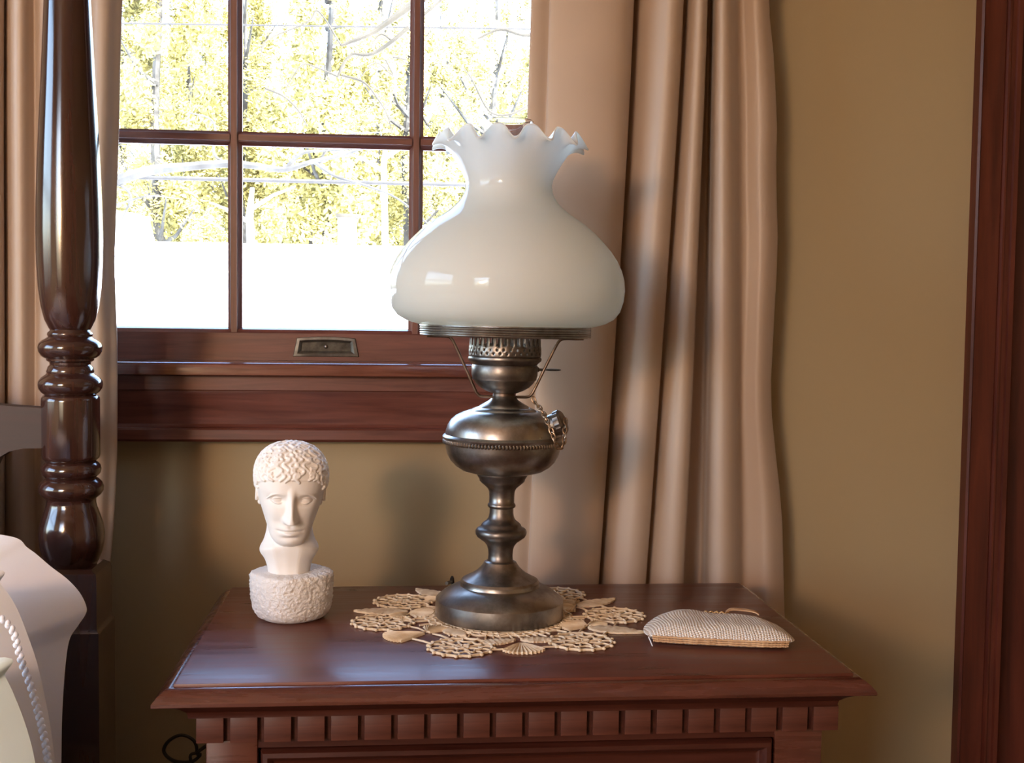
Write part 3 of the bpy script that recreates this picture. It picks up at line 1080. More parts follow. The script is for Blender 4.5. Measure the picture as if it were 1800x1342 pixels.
# filler cap on the shoulder, ribbed and tilted
capd = Vector((.86, -.35, .40)).normalized()
cc = Vector((LX + 86 * MPP, LY - .026, lz(741)))
cax = capd
u_ = cax.orthogonal().normalized()
v_ = cax.cross(u_)
vs, fs = [], []
cp = [(.0, -.010), (.0115, -.010), (.0118, .001), (.0125, .0015), (.0128, .007), (.0112, .0092), (.005, .0105), (.0, .0108)]
for i, (r_, h_) in enumerate(cp):
    for k in range(40):
        a = 2 * PI * k / 40
        rr_ = r_ * (1 + (.05 * (k % 2) if 3 <= i <= 4 else 0))
        vs.append(cc + cax * h_ + (u_ * math.cos(a) + v_ * math.sin(a)) * rr_)
fs = [(i * 40 + k, i * 40 + (k + 1) % 40, (i + 1) * 40 + (k + 1) % 40, (i + 1) * 40 + k) for i in range(len(cp) - 1) for k in range(40)]
MB().add(vs, fs).build('filler_cap', PEWTER_D, lamp, smooth=35)
# chain from the arm, down over the tank and up to the cap
cpath = [(933, 699, -.030), (936, 706, -.031), (944, 716, -.036), (953, 729, -.046), (960, 744, -.056), (967, 760, -.060), (972, 775, -.060), (977, 785, -.058), (983, 786, -.054), (988, 778, -.050), (989, 763, -.046), (990, 748, -.040), (991, 735, -.034)]
cw = []
for px, py, dy in cpath:
    cw.append(tuple(at(px, py, LY + dy)))
sp = [Vector(p) for p in cr(cw, 24)]
L = [0]
for p, q in zip(sp, sp[1:]):
    L.append(L[-1] + (q - p).length)
chain = root('chain', Vector((0, 0, 0)))
chain.parent = lamp
ln = None
step = .0056
nlk = int(L[-1] / step)
LR = random.Random(5)
for k in range(nlk):
    s_ = (k + .5) * step
    j = next(i for i in range(len(L) - 1) if L[i + 1] >= s_)
    p = sp[j]
    t_ = (sp[j + 1] - sp[j]).normalized()
    if ln is None:
        b = MB()
        pts = []
        for q in range(14):
            a = 2 * PI * q / 14
            pts.append((.0021 * math.sin(a), 0, .0041 * math.cos(a)))
        b.tube(pts, .0008, 6, closed=True)
        ln = b.build('chain_link', CHAINM, None)
        ln.parent = chain
        o = ln
    else:
        o = dup(ln, chain, (0, 0, 0))
    o.location = p - lamp.location
    q = t_.to_track_quat('Z', 'Y') @ Matrix.Rotation(math.radians(90 * (k % 2) + 35 + LR.uniform(-15, 15)), 4, 'Z').to_quaternion()
    o.rotation_mode = 'QUATERNION'
    o.rotation_quaternion = q
# glass chimney
ch = prof([(30, 622), (40, 612), (46, 590), (50, 560), (50, 530), (45, 490), (41.5, 440), (40, 380), (39.5, 300), (39.5, 216), (40.5, 213.5), (39.2, 212), (38, 214), (38, 300), (38.5, 380), (40, 440), (43.5, 490), (48.5, 530), (48.5, 560), (44.5, 590), (38.5, 611), (29, 620)])
MB().lathe(ch, LC, 64, cap=False).build('glass_chimney', CHIMG, lamp, smooth=60, label='clear glass chimney')
# shade with ruffled rim
out = [(146.5, 577), (148, 573), (157, 571), (172, 566.5), (187, 558), (197, 545), (202.5, 527), (204.5, 508), (203, 490), (198.5, 474), (190.5, 457), (180, 441), (166, 424.5), (150, 408), (134, 394.5), (118, 383.5), (105, 374.5), (94, 365), (85.5, 356), (79, 346), (75.5, 336), (74.2, 326), (76, 316), (80.5, 306), (85.5, 296), (91.5, 285.5), (98, 275.5), (104.5, 267), (110.5, 260.5), (116, 255.5), (120.8, 252), (124.8, 249.8)]
op = [(r * MPP, lz(y)) for r, y in out]
inn = []
for i, (r_, z_) in enumerate(op):
    a, c = op[max(0, i - 1)], op[min(len(op) - 1, i + 1)]
    tx, tz = c[0] - a[0], c[1] - a[1]
    ll = math.hypot(tx, tz)
    inn.append((r_ - tz / ll * .0026, z_ + tx / ll * .0026))
rim = [(op[-1][0] + .0008, op[-1][1] + .0012), (inn[-1][0] + .0006, inn[-1][1] + .0006)]
pts = op + rim + inn[::-1]
NO = len(op)
NT = len(pts)
NR = 14


def ruffle(i, r_, z_, a):
    k = i if i < NO else (NO - 1 if i < NO + 2 else NT - 1 - i)
    t_ = max(0., (k - (NO - 7)) / 6.0)
    t_ = t_ ** 2.4
    c_ = math.cos(NR * a + .35)
    c_ = c_ - .20 * math.cos(2 * (NR * a + .35))
    return r_ - t_ * c_ * .0042 + t_ * .0012, z_ + t_ * c_ * .0072


MB().lathe(pts, LC, 252, cap=False, fn=ruffle).build('shade', MILK, lamp, smooth=70, label='ruffled white milk-glass shade')
lamp.rotation_euler = (0, math.radians(.57), 0)
# cord
b = MB()
cd = [at(785, 1026, 1.36), at(792, 1024, 1.40), at(796, 1030, 1.412), Vector((.07, 1.415, .60)), Vector((0.0, 1.42, .56)), Vector((-.10, 1.42, .60)), at(362, 1312, 1.42), at(352, 1328, 1.42), at(335, 1340, 1.42), at(305, 1338, 1.425), at(288, 1322, 1.43), at(296, 1304, 1.43), at(318, 1293, 1.428), at(340, 1302, 1.425), at(346, 1322, 1.422), at(338, 1345, 1.42), Vector((-.19, 1.425, .40)), Vector((-.15, 1.44, .15)), Vector((-.12, 1.45, .012)), Vector((-.02, 1.47, .004)), Vector((.1, 1.5, .004))]
sp = cr([tuple(p) for p in cd], 8)
b.tube([tuple(p) for p in sp], .0021, 6)
tag(b.build('power_cord', RUBBER), 'thin black power cord looping out behind the nightstand', 'cord')

# ------------------------------------------------------------------ crocheted doily
doily = root('doily', (LX, LY, TZ), 'ecru crocheted lace doily with leaf and wheel motifs under the oil lamp', 'doily')
TR = .0011
DZ = TZ + TR + .0002


def med_mesh(c, seed):
    """openwork wheel: wandering web of threads inside a scalloped picot edge"""
    rg = random.Random(seed)
    b = MB()
    R_ = .0310
    for rad, amp, nw in ((.0075, .0012, 5), (.0190, .0022, 9)):
        pts = []
        for k in range(nw * 5):
            a = 2 * PI * k / (nw * 5)
            rr_ = rad + amp * math.sin(nw * a + seed) + rg.uniform(-.0005, .0005)
            pts.append((c[0] + rr_ * math.cos(a), c[1] + rr_ * math.sin(a), DZ + rg.uniform(0, .0008)))
        b.tube(pts, TR * 1.05, 5, closed=True)
    for (r0, r1, nn, off) in ((.0012, .0075, 5, 0), (.0075, .0190, 9, .3), (.0190, .0285, 14, .1)):
        for k in range(nn):
            a = 2 * PI * (k + off) / nn + rg.uniform(-.08, .08)
            a2 = a + rg.uniform(-.25, .25) * (.007 / r1)
            b.tube([(c[0] + r0 * math.cos(a), c[1] + r0 * math.sin(a), DZ), (c[0] + (r0 + r1) / 2 * math.cos((a + a2) / 2), c[1] + (r0 + r1) / 2 * math.sin((a + a2) / 2), DZ + .0006), (c[0] + r1 * math.cos(a2), c[1] + r1 * math.sin(a2), DZ)], TR, 5)
    pts = []
    for k in range(120):
        a = 2 * PI * k / 120
        rr_ = .0290 + .0012 * abs(math.sin(8 * a))
        pts.append((c[0] + rr_ * math.cos(a), c[1] + rr_ * math.sin(a), DZ + .0003))
    b.tube(pts, TR * 1.25, 6, closed=True)
    for k in range(16):
        a = 2 * PI * (k + .5) / 16
        b.sphere((c[0] + .0322 * math.cos(a), c[1] + .0322 * math.sin(a), DZ + .0004), (.0021, .0021, .0016), 7, 5)
    return b


def leaf_part(b, c, ang, L, W, ribs=0, crimp=.0004):
    """solid crocheted leaf: closed thick blade with a serrated rim"""
    nu, nv = 22, 9
    top, bot = [], []
    for i in range(nu + 1):
        u = i / nu
        wd = W * (math.sin(PI * u ** .8) ** .75 if 0 < u < 1 else 0) * (1 + .07 * math.sin(i * 2.6))
        for j in range(nv):
            v = (j / (nv - 1) - .5) * 2
            lx, ly = (u - .5) * L, v * wd / 2
            h = .0022 + .0006 * (1 - v * v) + crimp * math.sin(i * 1.9)
            X = c[0] + lx * math.cos(ang) - ly * math.sin(ang)
            Y_ = c[1] + lx * math.sin(ang) + ly * math.cos(ang)
            top.append((X, Y_, TZ + h))
            bot.append((X, Y_, TZ + .0003))
    k = (nu + 1) * nv
    fs = []
    for i in range(nu):
        for j in range(nv - 1):
            a = i * nv + j
            fs.append((a, a + 1, a + nv + 1, a + nv))
            fs.append((k + a, k + a + nv, k + a + nv + 1, k + a + 1))
        a = i * nv
        fs.append((a, a + nv, k + a + nv, k + a))
        a = i * nv + nv - 1
        fs.append((a, k + a, k + a + nv, a + nv))
    b.add(top + bot, fs)
    return b


def fan_part(b, c, ang, R_, spread, r0=.004):
    """ridged fan: pleats running out from a point"""
    na, nr = 56, 6
    top, bot = [], []
    for i in range(na + 1):
        a = ang - spread / 2 + spread * i / na
        ridge = .0007 * math.cos(i * 2 * PI / 5)
        Rk = R_ * (1 + .035 * math.cos(i * 2 * PI / 5)) * (1 - .12 * abs(2 * i / na - 1) ** 3)
        for j in range(nr + 1):
            r_ = r0 + (Rk - r0) * j / nr
            top.append((c[0] + r_ * math.cos(a), c[1] + r_ * math.sin(a), TZ + .0026 + ridge * min(1, j / 2)))
            bot.append((c[0] + r_ * math.cos(a), c[1] + r_ * math.sin(a), TZ + .0003))
    k = (na + 1) * (nr + 1)
    fs = []
    for i in range(na):
        for j in range(nr):
            a = i * (nr + 1) + j
            fs.append((a, a + nr + 1, a + nr + 2, a + 1))
            fs.append((k + a, k + a + 1, k + a + nr + 2, k + a + nr + 1))
        a = i * (nr + 1)
        fs.append((a, k + a, k + a + nr + 1, a + nr + 1))
        a = i * (nr + 1) + nr
        fs.append((a, a + nr + 1, k + a + nr + 1, k + a))
    for i in (0, na):
        for j in range(nr):
            a = i * (nr + 1) + j
            fs.append((a, a + 1, k + a + 1, k + a))
    b.add(top + bot, fs)
    return b


def pol(r_, deg):
    return (LX + r_ * math.cos(math.radians(deg)), LY + r_ * math.sin(math.radians(deg)))


MED = [0, 53, 99, 145, 188, 248, 306]
for i, dg in enumerate(MED):
    med_mesh(pol(.123, dg), i).build('wheel_motif', COTTON, doily, smooth=60)
for dg, kind in ((-27, 'leaf'), (27, 'leaf'), (76, 'leaf'), (122, 'leaf'), (167, 'leaf'), (218, 'ridge'), (277, 'fan')):
    dr_ = math.radians(dg)
    if kind == 'leaf':
        leaf_part(MB(), pol(.128, dg), dr_ + .12, .058, .024).build('leaf_motif', COTTON, doily, smooth=50)
        fan_part(MB(), pol(.099, dg), dr_ + PI, .028, 1.9).build('fan_motif', COTTON, doily, smooth=50)
        fan_part(MB(), pol(.098, dg), dr_ + 1.15, .024, .9).build('fan_motif', COTTON, doily, smooth=50)
    elif kind == 'ridge':
        fan_part(MB(), pol(.098, dg), dr_ - .25, .044, .95).build('fan_motif', COTTON, doily, smooth=50)
        leaf_part(MB(), pol(.078, dg + 13), dr_ + 1.5, .036, .018).build('leaf_motif', COTTON, doily, smooth=50)
        fan_part(MB(), pol(.099, dg), dr_ + PI + .4, .026, 1.2).build('fan_motif', COTTON, doily, smooth=50)
    else:
        fan_part(MB(), pol(.102, dg), dr_ - .1, .036, 1.35).build('fan_motif', COTTON, doily, smooth=50)
        leaf_part(MB(), pol(.096, dg + 12), dr_ + 1.35, .036, .017).build('leaf_motif', COTTON, doily, smooth=50)
        leaf_part(MB(), pol(.096, dg - 12), dr_ + 1.75, .036, .017).build('leaf_motif', COTTON, doily, smooth=50)
b = MB()
for rad, amp, nw in ((.0565, .0, 1), (.062, .0012, 20), (.0690, .0012, 26), (.0765, .0015, 22)):
    pts = []
    for k in range(max(60, nw * 6)):
        a = 2 * PI * k / max(60, nw * 6)
        rr_ = rad + amp * math.sin(nw * a)
        pts.append((LX + rr_ * math.cos(a), LY + rr_ * math.sin(a), DZ))
    b.tube(pts, TR * 1.2, 5, closed=True)
for k in range(60):
    a = 2 * PI * k / 60 + RNG.uniform(-.03, .03)
    r0, r1 = .0565, RNG.choice((.0765, .09, .083))
    b.tube([(LX + r0 * math.cos(a), LY + r0 * math.sin(a), DZ), (LX + r1 * math.cos(a + .06), LY + r1 * math.sin(a + .06), DZ)], TR, 5)
b.lathe([(.002, TZ + .0002), (.058, TZ + .0002), (.058, TZ + .0028), (.002, TZ + .0028)], LC, 48)
b.build('centre_round', COTTON, doily, smooth=60)
b = MB()
for i, dg in enumerate(MED):
    nx = MED[(i + 1) % len(MED)] + (360 if i == len(MED) - 1 else 0)
    pvd = MED[i - 1] - (360 if i == 0 else 0)
    for sgn, gp in ((1, nx - dg), (-1, dg - pvd)):
        for r0, r1 in ((.100, .096), (.126, .123)):
            a0 = dg + sgn * 12.8
            a1 = dg + sgn * (gp / 2 - 3.5)
            p0, p1 = pol(r0, a0), pol(r1, a1)
            mid = ((p0[0] + p1[0]) / 2 + RNG.uniform(-.001, .001), (p0[1] + p1[1]) / 2, DZ + .0006)
            b.tube([(p0[0], p0[1], DZ), mid, (p1[0], p1[1], DZ)], TR * .9, 5)
b.build('joining_bars', COTTON, doily, smooth=60, kind='stuff')

# ------------------------------------------------------------------ plaster bust
BXc, BYc = -.1088, 1.2546
bust = root('bust', (BXc, BYc, TZ), 'small white plaster head of a curly-haired youth on a rough round block', 'bust')


def ped(i, r_, z_, a):
    p = Vector((math.cos(a) * 2.2, math.sin(a) * 2.2, z_ * 60))
    d = noise.noise(p * 1.1) * .0010 + noise.noise(p * 5) * .0010 + noise.noise(p * 12) * .0013
    # blunt, slightly squared block
    sq = 1 + .018 * math.cos(4 * a + .6)
    k = 1 if .002 < z_ - TZ else .2
    return r_ * sq + d * k, z_ + (noise.noise(p * 5) * .0006 if r_ > .01 and z_ > TZ + .001 else 0)


H = .0497
pp = [(.004, TZ), (.026, TZ), (.0315, TZ + .0012), (.0355, TZ + .004), (.0385, TZ + .0085)]
for k in range(13):
    t_ = k / 12
    pp.append((.0398 + .0032 * math.sin(t_ * PI * .62), TZ + .012 + t_ * (H - .017)))
pp += [(.0424, TZ + H - .0035), (.0408, TZ + H - .0012), (.0378, TZ + H - .0002), (.032, TZ + H + .0003), (.024, TZ + H + .0004), (.012, TZ + H), (.003, TZ + H)]
MB().lathe([tuple(q) for q in cr(pp, 3)], (BXc, BYc), 200, fn=ped).build('pedestal', PLASTER_R, bust, smooth=80)

HS = .0985   # chin to crown


def head_base():
    rows = [(-.02, .02, .21, -.17), (-.02, .10, .28, -.08), (-.005, .14, .325, -.02), (.03, .175, .355, .02), (.08, .205, .368, .06), (.14, .224, .374, .14), (.20, .250, .378, .24), (.27, .276, .382, .33), (.34, .301, .388, .39), (.42, .328, .392, .44), (.50, .345, .392, .47), (.58, .362, .402, .485), (.66, .370, .398, .485), (.74, .362, .378, .465), (.81, .338, .345, .425), (.87, .300, .300, .370), (.92, .248, .240, .300), (.96, .180, .172, .218), (.985, .105, .10, .130), (.995, .03, .03, .04)]
    sec = cr(rows, 9)
    na = 200
    vs, fs = [], []
    G = lambda x, s_: np.exp(-(x / s_) ** 2)
    for (z, a, f, bk) in sec:
        cy, hy = (f - bk) / 2, (f + bk) / 2
        for k in range(na):
            th = 2 * PI * k / na
            c_, s_ = math.cos(th), math.sin(th)
            e = 2 / 2.25
            x = a * math.copysign(abs(c_) ** e, c_)
            y = cy + hy * math.copysign(abs(s_) ** e, s_)
            fr = float(sstep(.25, .8, s_))            # only where the surface faces forward
            ax = abs(x)
            d = 0.
            # orbit, brow
            d -= .046 * G(ax - .138, .080) * G(z - .492, .046)
            d += .008 * G(ax - .14, .12) * G(z - .575, .035)
            # nose: straight ridge, flared wings, undercut base
            if z > .245:
                up = float(sstep(.245, .285, z)) * float(1 - sstep(.50, .66, z))
                hgt = .050 + .095 * float(1 - sstep(.285, .56, z))
                wd = .036 + .020 * float(1 - sstep(.28, .42, z))
                d += up * hgt * math.exp(-(ax / wd) ** 2.6)
            d += .036 * G(ax - .052, .026) * G(z - .295, .030)
            # mouth
            d += .020 * G(x, .12) * G(z - .165, .085)
            d += .026 * G(x, .088) * G(z - .196, .019)
            d += .030 * G(x, .072) * G(z - .138, .021)
            d -= .030 * G(x, .098) * G(z - .168, .0075)
            d -= .010 * G(ax - .118, .02) * G(z - .168, .02)
            d -= .020 * G(x, .08) * G(z - .098, .018)
            d += .020 * G(x, .085) * G(z - .045, .040)
            d -= .010 * G(x, .018) * G(z - .225, .02)
            # cheekbone, hollow at the temples
            d += .010 * G(ax - .20, .08) * G(z - .36, .08)
            d -= .010 * G(ax - .12, .05) * G(z - .26, .05)
            vs.append((x, y + d * fr, z))
    n = len(sec)
    for i in range(n - 1):
        for k in range(na):
            p, q = i * na + k, i * na + (k + 1) % na
            fs.append((p, q, q + na, p + na))
    fs.append(tuple(reversed(range(na))))
    fs.append(tuple((n - 1) * na + k for k in range(na)))
    return vs, fs


hv, hf = head_base()
bvh = BVHTree.FromPolygons([Vector(v) for v in hv], hf)
hb = MB().add(hv, hf)


def surf(dr_, o=Vector((0, -.05, .55)), lift=0.):
    d = Vector(dr_).normalized()
    loc, nr, idx, dist = bvh.ray_cast(o + d * 2, -d)
    return loc + d * lift, d


# eyes: lids as rounded rims over a shallow ball
for sx in (-1, 1):
    ex, ez = sx * .138, .492
    hb.sphere((ex, .298, ez), (.066, .052, .040), 20, 12)
    for zz, bow, rr_ in ((ez + .004, .030, .0105), (ez - .006, -.022, .0085)):
        pts = []
        for k in range(11):
            t_ = -1 + k / 5
            pts.append((ex + t_ * .070, .352 - .034 * t_ * t_ - .012 * sx * t_ * 1.0, zz + bow * (1 - t_ * t_)))
        hb.tube(pts, [rr_ * (.55 + .45 * (1 - (k / 5 - 1) ** 2)) for k in range(11)], 8)
    # brow edge
    pts = []
    for k in range(11):
        t_ = k / 10
        pts.append((sx * (.045 + .21 * t_), .392 - .085 * t_ * t_, .538 + .040 * math.sin(PI * (.12 + .70 * t_)) - .060 * t_ ** 3))
    hb.tube(pts, [.007 + .005 * math.sin(PI * k / 10) for k in range(11)], 8)
    # ear: helix, lobe, concha
    pts = []
    for k in range(15):
        a = math.radians(-60 + 290 * k / 14)
        pts.append((sx * (.336 + .014 * math.sin(a * .5)), -.02 - .050 * math.cos(a), .465 + .088 * math.sin(a)))
    hb.tube(pts, .017, 8)
    hb.sphere((sx * .325, -.03, .46), (.022, .05, .075), 12, 8)
    hb.sphere((sx * .316, .0, .375), (.022, .028, .034), 10, 8)

# hair: low cap plus rows of short wavy locks combed out from the crown
hairline = [(0, .700), (20, .695), (45, .660), (62, .610), (74, .53), (86, .56), (100, .56), (112, .44), (130, .34), (150, .28), (180, .22)]


def hl(az):
    az = abs(az)
    for (a, v), (c, u2) in zip(hairline, hairline[1:]):
        if a <= az <= c:
            return v + (u2 - v) * (az - a) / (c - a)
    return .22


HR = random.Random(3)
crown = Vector((0, -.35, .94)).normalized()
e1 = Vector((1, 0, 0))
e2 = crown.cross(e1).normalized()
for ring, (pdeg, cnt) in enumerate(((8, 6), (15, 11), (22, 16), (29, 20), (36, 25), (43, 29), (50, 33), (57, 36), (64, 40), (71, 43), (78, 46), (85, 48), (92, 50), (100, 50), (108, 50), (116, 48), (124, 44))):
    for k in range(cnt):
        a = 2 * PI * (k + .5 * (ring % 2)) / cnt + HR.uniform(-.07, .07)
        pts, rr_, ok = [], [], True
        side = 1 if HR.random() < .5 else -1
        ln_ = HR.uniform(9, 13)
        for q in range(9):
            t_ = q / 8
            pd = math.radians(pdeg + t_ * ln_ - 5)
            aa = a + (side * .085 * math.sin(t_ * PI * 1.3) + .05 * side * t_) / max(.35, math.sin(pd))
            d = crown * math.cos(pd) + (e1 * math.cos(aa) + e2 * math.sin(aa)) * math.sin(pd)
            loc, dd = surf(d, lift=.0115)
            az = math.degrees(math.atan2(loc.x, loc.y))
            if q == 4 and loc.z < hl(az) + .005:
                ok = False
            pts.append(loc)
            rr_.append(.0175 * (.45 + .55 * math.sin(PI * min(.92, t_ * .8 + .15))))
        if ok:
            hb.tube(pts, rr_, 7)
# smooth under-cap so no skin shows between the locks
capv, capf = [], []
ncp = 72
for i in range(26):
    for k in range(ncp):
        aa = 2 * PI * k / ncp
        lim = math.radians(128)
        # walk out from the crown until the hairline
        pd = math.radians(2) + lim * i / 25
        d = crown * math.cos(pd) + (e1 * math.cos(aa) + e2 * math.sin(aa)) * math.sin(pd)
        loc, dd = surf(d, lift=0)
        az = math.degrees(math.atan2(loc.x, loc.y))
        over = loc.z - hl(az)
        capv.append(loc + dd * (.009 * float(sstep(-.005, .03, over)) - .02 * float(1 - sstep(-.03, .0, over))))
for i in range(25):
    for k in range(ncp):
        p, q = i * ncp + k, i * ncp + (k + 1) % ncp
        capf.append((p, q, q + ncp, p + ncp))
capf.append(tuple(range(ncp)))
capf.append(tuple(25 * ncp + k for k in reversed(range(ncp))))
hb.add(capv, capf)
# pose: nod forward, turn and cock the head a little
nod, turn, cock = math.radians(8.5), math.radians(-7), math.radians(2.0)
Rm = Matrix.Rotation(turn, 3, 'Z') @ Matrix.Rotation(cock, 3, 'Y') @ Matrix.Rotation(nod, 3, 'X').inverted() if False else Matrix.Rotation(turn, 3, 'Z') @ Matrix.Rotation(cock, 3, 'Y') @ Matrix.Rotation(-nod, 3, 'X')
piv = Vector((0, -.05, .25))
hv2 = []
for v in hb.v:
    p = Rm @ (Vector(v) - piv) + piv
    hv2.append(p)
# neck: continuous column flaring to a cut edge, then tapering to the block
nk = [(-.50, .21, .19, .20, .0), (-.42, .215, .195, .205, .0), (-.34, .225, .205, .215, .0), (-.26, .245, .22, .23, .0), (-.19, .272, .235, .245, .0), (-.13, .297, .25, .26, .0), (-.085, .308, .252, .27, .0), (-.055, .300, .24, .265, -.01), (-.01, .268, .215, .25, -.02), (.06, .243, .195, .24, -.04), (.15, .236, .185, .24, -.06), (.25, .235, .18, .26, -.08), (.36, .23, .16, .26, -.10)]
sec = cr(nk, 5)
nv_, nf_ = [], []
for (z, a, f, bk, sh) in sec:
    for k in range(60):
        th = 2 * PI * k / 60
        y = (f if math.sin(th) > 0 else bk) * math.sin(th)
        # collar edge dips at the sides and rises in front
        zz = z - .05 * math.cos(2 * th) * math.exp(-((z + .09) / .10) ** 2) - .035 * math.sin(th) * math.exp(-((z + .09) / .10) ** 2)
        # sterno muscles
        m_ = .012 * math.exp(-((abs(math.cos(th)) - .5) / .18) ** 2) * (1 if math.sin(th) > 0 else 0)
        nv_.append(Vector((a * math.cos(th), y + sh + m_, zz)))
for i in range(len(sec) - 1):
    for k in range(60):
        p, q = i * 60 + k, i * 60 + (k + 1) % 60
        nf_.append((p, q, q + 60, p + 60))
nf_.append(tuple(reversed(range(60))))
nf_.append(tuple((len(sec) - 1) * 60 + k for k in range(60)))
full = MB().add(hv2, hb.f).add(nv_, nf_)
# face looks towards -Y (the camera); chin height measured from the photo
CH = Vector((BXc - .0025, BYc - .004, .8070))
W = []
for v in full.v:
    W.append((CH.x - v[0] * HS * -1.0, CH.y - v[1] * HS, CH.z + v[2] * HS))
full.v = W
tmp = full.build('head', PLASTER, None, smooth=0)
rm = tmp.modifiers.new('fuse', 'REMESH')
rm.mode = 'VOXEL'
rm.voxel_size = .00055
dg_ = bpy.context.evaluated_depsgraph_get()
me = bpy.data.meshes.new_from_object(tmp.evaluated_get(dg_))
bpy.data.objects.remove(tmp)
me.name = 'head'
me.transform(Matrix.Translation(-Vector(bust.location)))
bm = bmesh.new()
bm.from_mesh(me)
for _ in range(2):
    bmesh.ops.smooth_vert(bm, verts=bm.verts[:], factor=.5, use_axis_x=True, use_axis_y=True, use_axis_z=True)
bm.to_mesh(me)
bm.free()
me.polygons.foreach_set('use_smooth', [True] * len(me.polygons))
if not me.materials:
    me.materials.append(PLASTER)
ho = bpy.data.objects.new('head', me)
COL.objects.link(ho)
ho.parent = bust

# ------------------------------------------------------------------ beaded clutch purse
pc = on_z(1262, 1115, TZ)
purse = root('clutch_purse', (pc.x, pc.y, TZ), 'small ivory beaded clutch purse with tan zip pull lying flat', 'purse')
pL, pR, pF, pB = on_z(1133, 1112, TZ), on_z(1391, 1135, TZ), on_z(1262, 1144, TZ), on_z(1262, 1092, TZ)
ax = (pR - pL)
ang = math.atan2(ax.y, ax.x) * .55 - .012
hwid = ax.length / 2
outl = []
# plan outline in purse axes: straight bottom seam in front, rounded ends, slightly waisted zip edge behind
pl = [(-.90, -.55), (-.60, -.585), (0, -.60), (.60, -.585), (.93, -.50), (1.0, -.38), (.99, -.15), (.93, .25), (.80, .62), (.62, .88), (.42, .98), (.1, .96), (-.2, .98), (-.45, 1.06), (-.62, 1.08), (-.78, .98), (-.92, .62), (-1.0, .12), (-1.0, -.25), (-.97, -.45)]
plc = [np.array(p) for p in pl]
op_ = cr(pl + [pl[0]], 5)[:-1]
dep = .050
cxp, cyp = (pL.x + pR.x) / 2 - .001, 1.143


def pw(u, v, z):
    x, y = u * hwid, v * dep
    return (cxp + x * math.cos(ang) - y * math.sin(ang), cyp + x * math.sin(ang) + y * math.cos(ang), TZ + z)


def puff(sgn):
    nr = 14
    vs = []
    for i in range(nr + 1):
        s_ = 1 - i / nr * .98
        for (u, v) in op_:
            uu, vv = u * s_, (v - .2) * s_ + .2
            e = 1 - s_
            hgt = .0118 * (1 - (1 - min(1, e * 1.5)) ** 3.4)
            hgt *= 1 + .22 * math.exp(-((uu + .55) / .3) ** 2 - ((vv - .35) / .4) ** 2) - .12 * math.exp(-((uu - .1) / .35) ** 2 - ((vv - .55) / .3) ** 2)
            hgt += .0009 * noise.noise(Vector((uu * 5, vv * 3, 1.7))) * min(1, e * 4)
            z = .0088 + (hgt if sgn > 0 else -min(.0084, hgt * 1.1))
            vs.append(pw(uu, vv, z))
    return vs, nr


b = MB()
no = len(op_)
for sgn in (1, -1):
    vs, nr = puff(sgn)
    fs = [(i * no + k, i * no + (k + 1) % no, (i + 1) * no + (k + 1) % no, (i + 1) * no + k) for i in range(nr) for k in range(no)]
    fs.append(tuple(nr * no + k for k in range(no)))
    b.add(vs, fs)
bm_ = b.build('purse_body', BEAD, purse, smooth=70)
# beaded seam rows hugging the front edge and turning under it
fr_pts = [p for p in cr(pl + [pl[0]], 24)[:-1] if p[1] < -.44 and -.88 < p[0] < .93]
fr_pts.sort(key=lambda p: p[0])
for row, (e_, z_) in enumerate(((.028, .0040), (.012, .0062), (-.004, .0086))):
    q_ = [pw(p[0] * (1 - e_ * .3), (p[1] - .2) * (1 - e_) + .2, z_ + .0002 * math.sin(k * .9)) for k, p in enumerate(fr_pts)]
    MB().tube(q_, [.00112 + .00028 * math.sin(k * 2.2) for k in range(len(q_))], 7).build('seam_row', TAN, purse, smooth=60, label='cord of tan beads along the bottom seam')
b = MB()
for k in range(22):
    u = -.16 + .33 * k / 21
    b.sphere(pw(u, .985 + .01 * (k % 2), .0158 + .0008 * math.sin(k * 1.3)), (.0014, .0012, .0010), 6, 4)
b.build('zip', GOLD, purse, smooth=60, label='gold metal zip')
b = MB()
tp = [pw(u, v, z) for u, v, z in ((.14, 1.0, .0160), (.22, 1.06, .0185), (.40, 1.07, .0182), (.54, 1.04, .0172), (.60, .97, .0155))]
tp = cr(tp, 4)
vs = []
for p in tp:
    for dx, dz in ((-.0035, 0), (.0035, 0), (.0035, .0012), (-.0035, .0012)):
        vs.append((p[0] - dx * math.sin(ang), p[1] + dx * math.cos(ang), p[2] + dz))
fs = [(i * 4 + k, i * 4 + (k + 1) % 4, (i + 1) * 4 + (k + 1) % 4, (i + 1) * 4 + k) for i in range(len(tp) - 1) for k in range(4)]
fs += [(3, 2, 1, 0), tuple((len(tp) - 1) * 4 + k for k in range(4))]
b.add(vs, fs)
b.build('zip_pull', TAN, purse, smooth=40, label='tan ribbon zip pull')
b = MB()
b.tube([pw(-.93, -.50, .007), pw(-.90, -.62, .004), pw(-.875, -.72, .0012)], .0006, 5)
b.build('loose_thread', LINEN2, purse)

# ------------------------------------------------------------------ bed
PX, PY = -.355, 1.34
bed = root('four_poster_bed', (-1.1, .4, 0), 'dark four-poster bed with a turned glossy post', 'bed')
PM = .000620


def pz(y):
    return at(124, y, PY).z


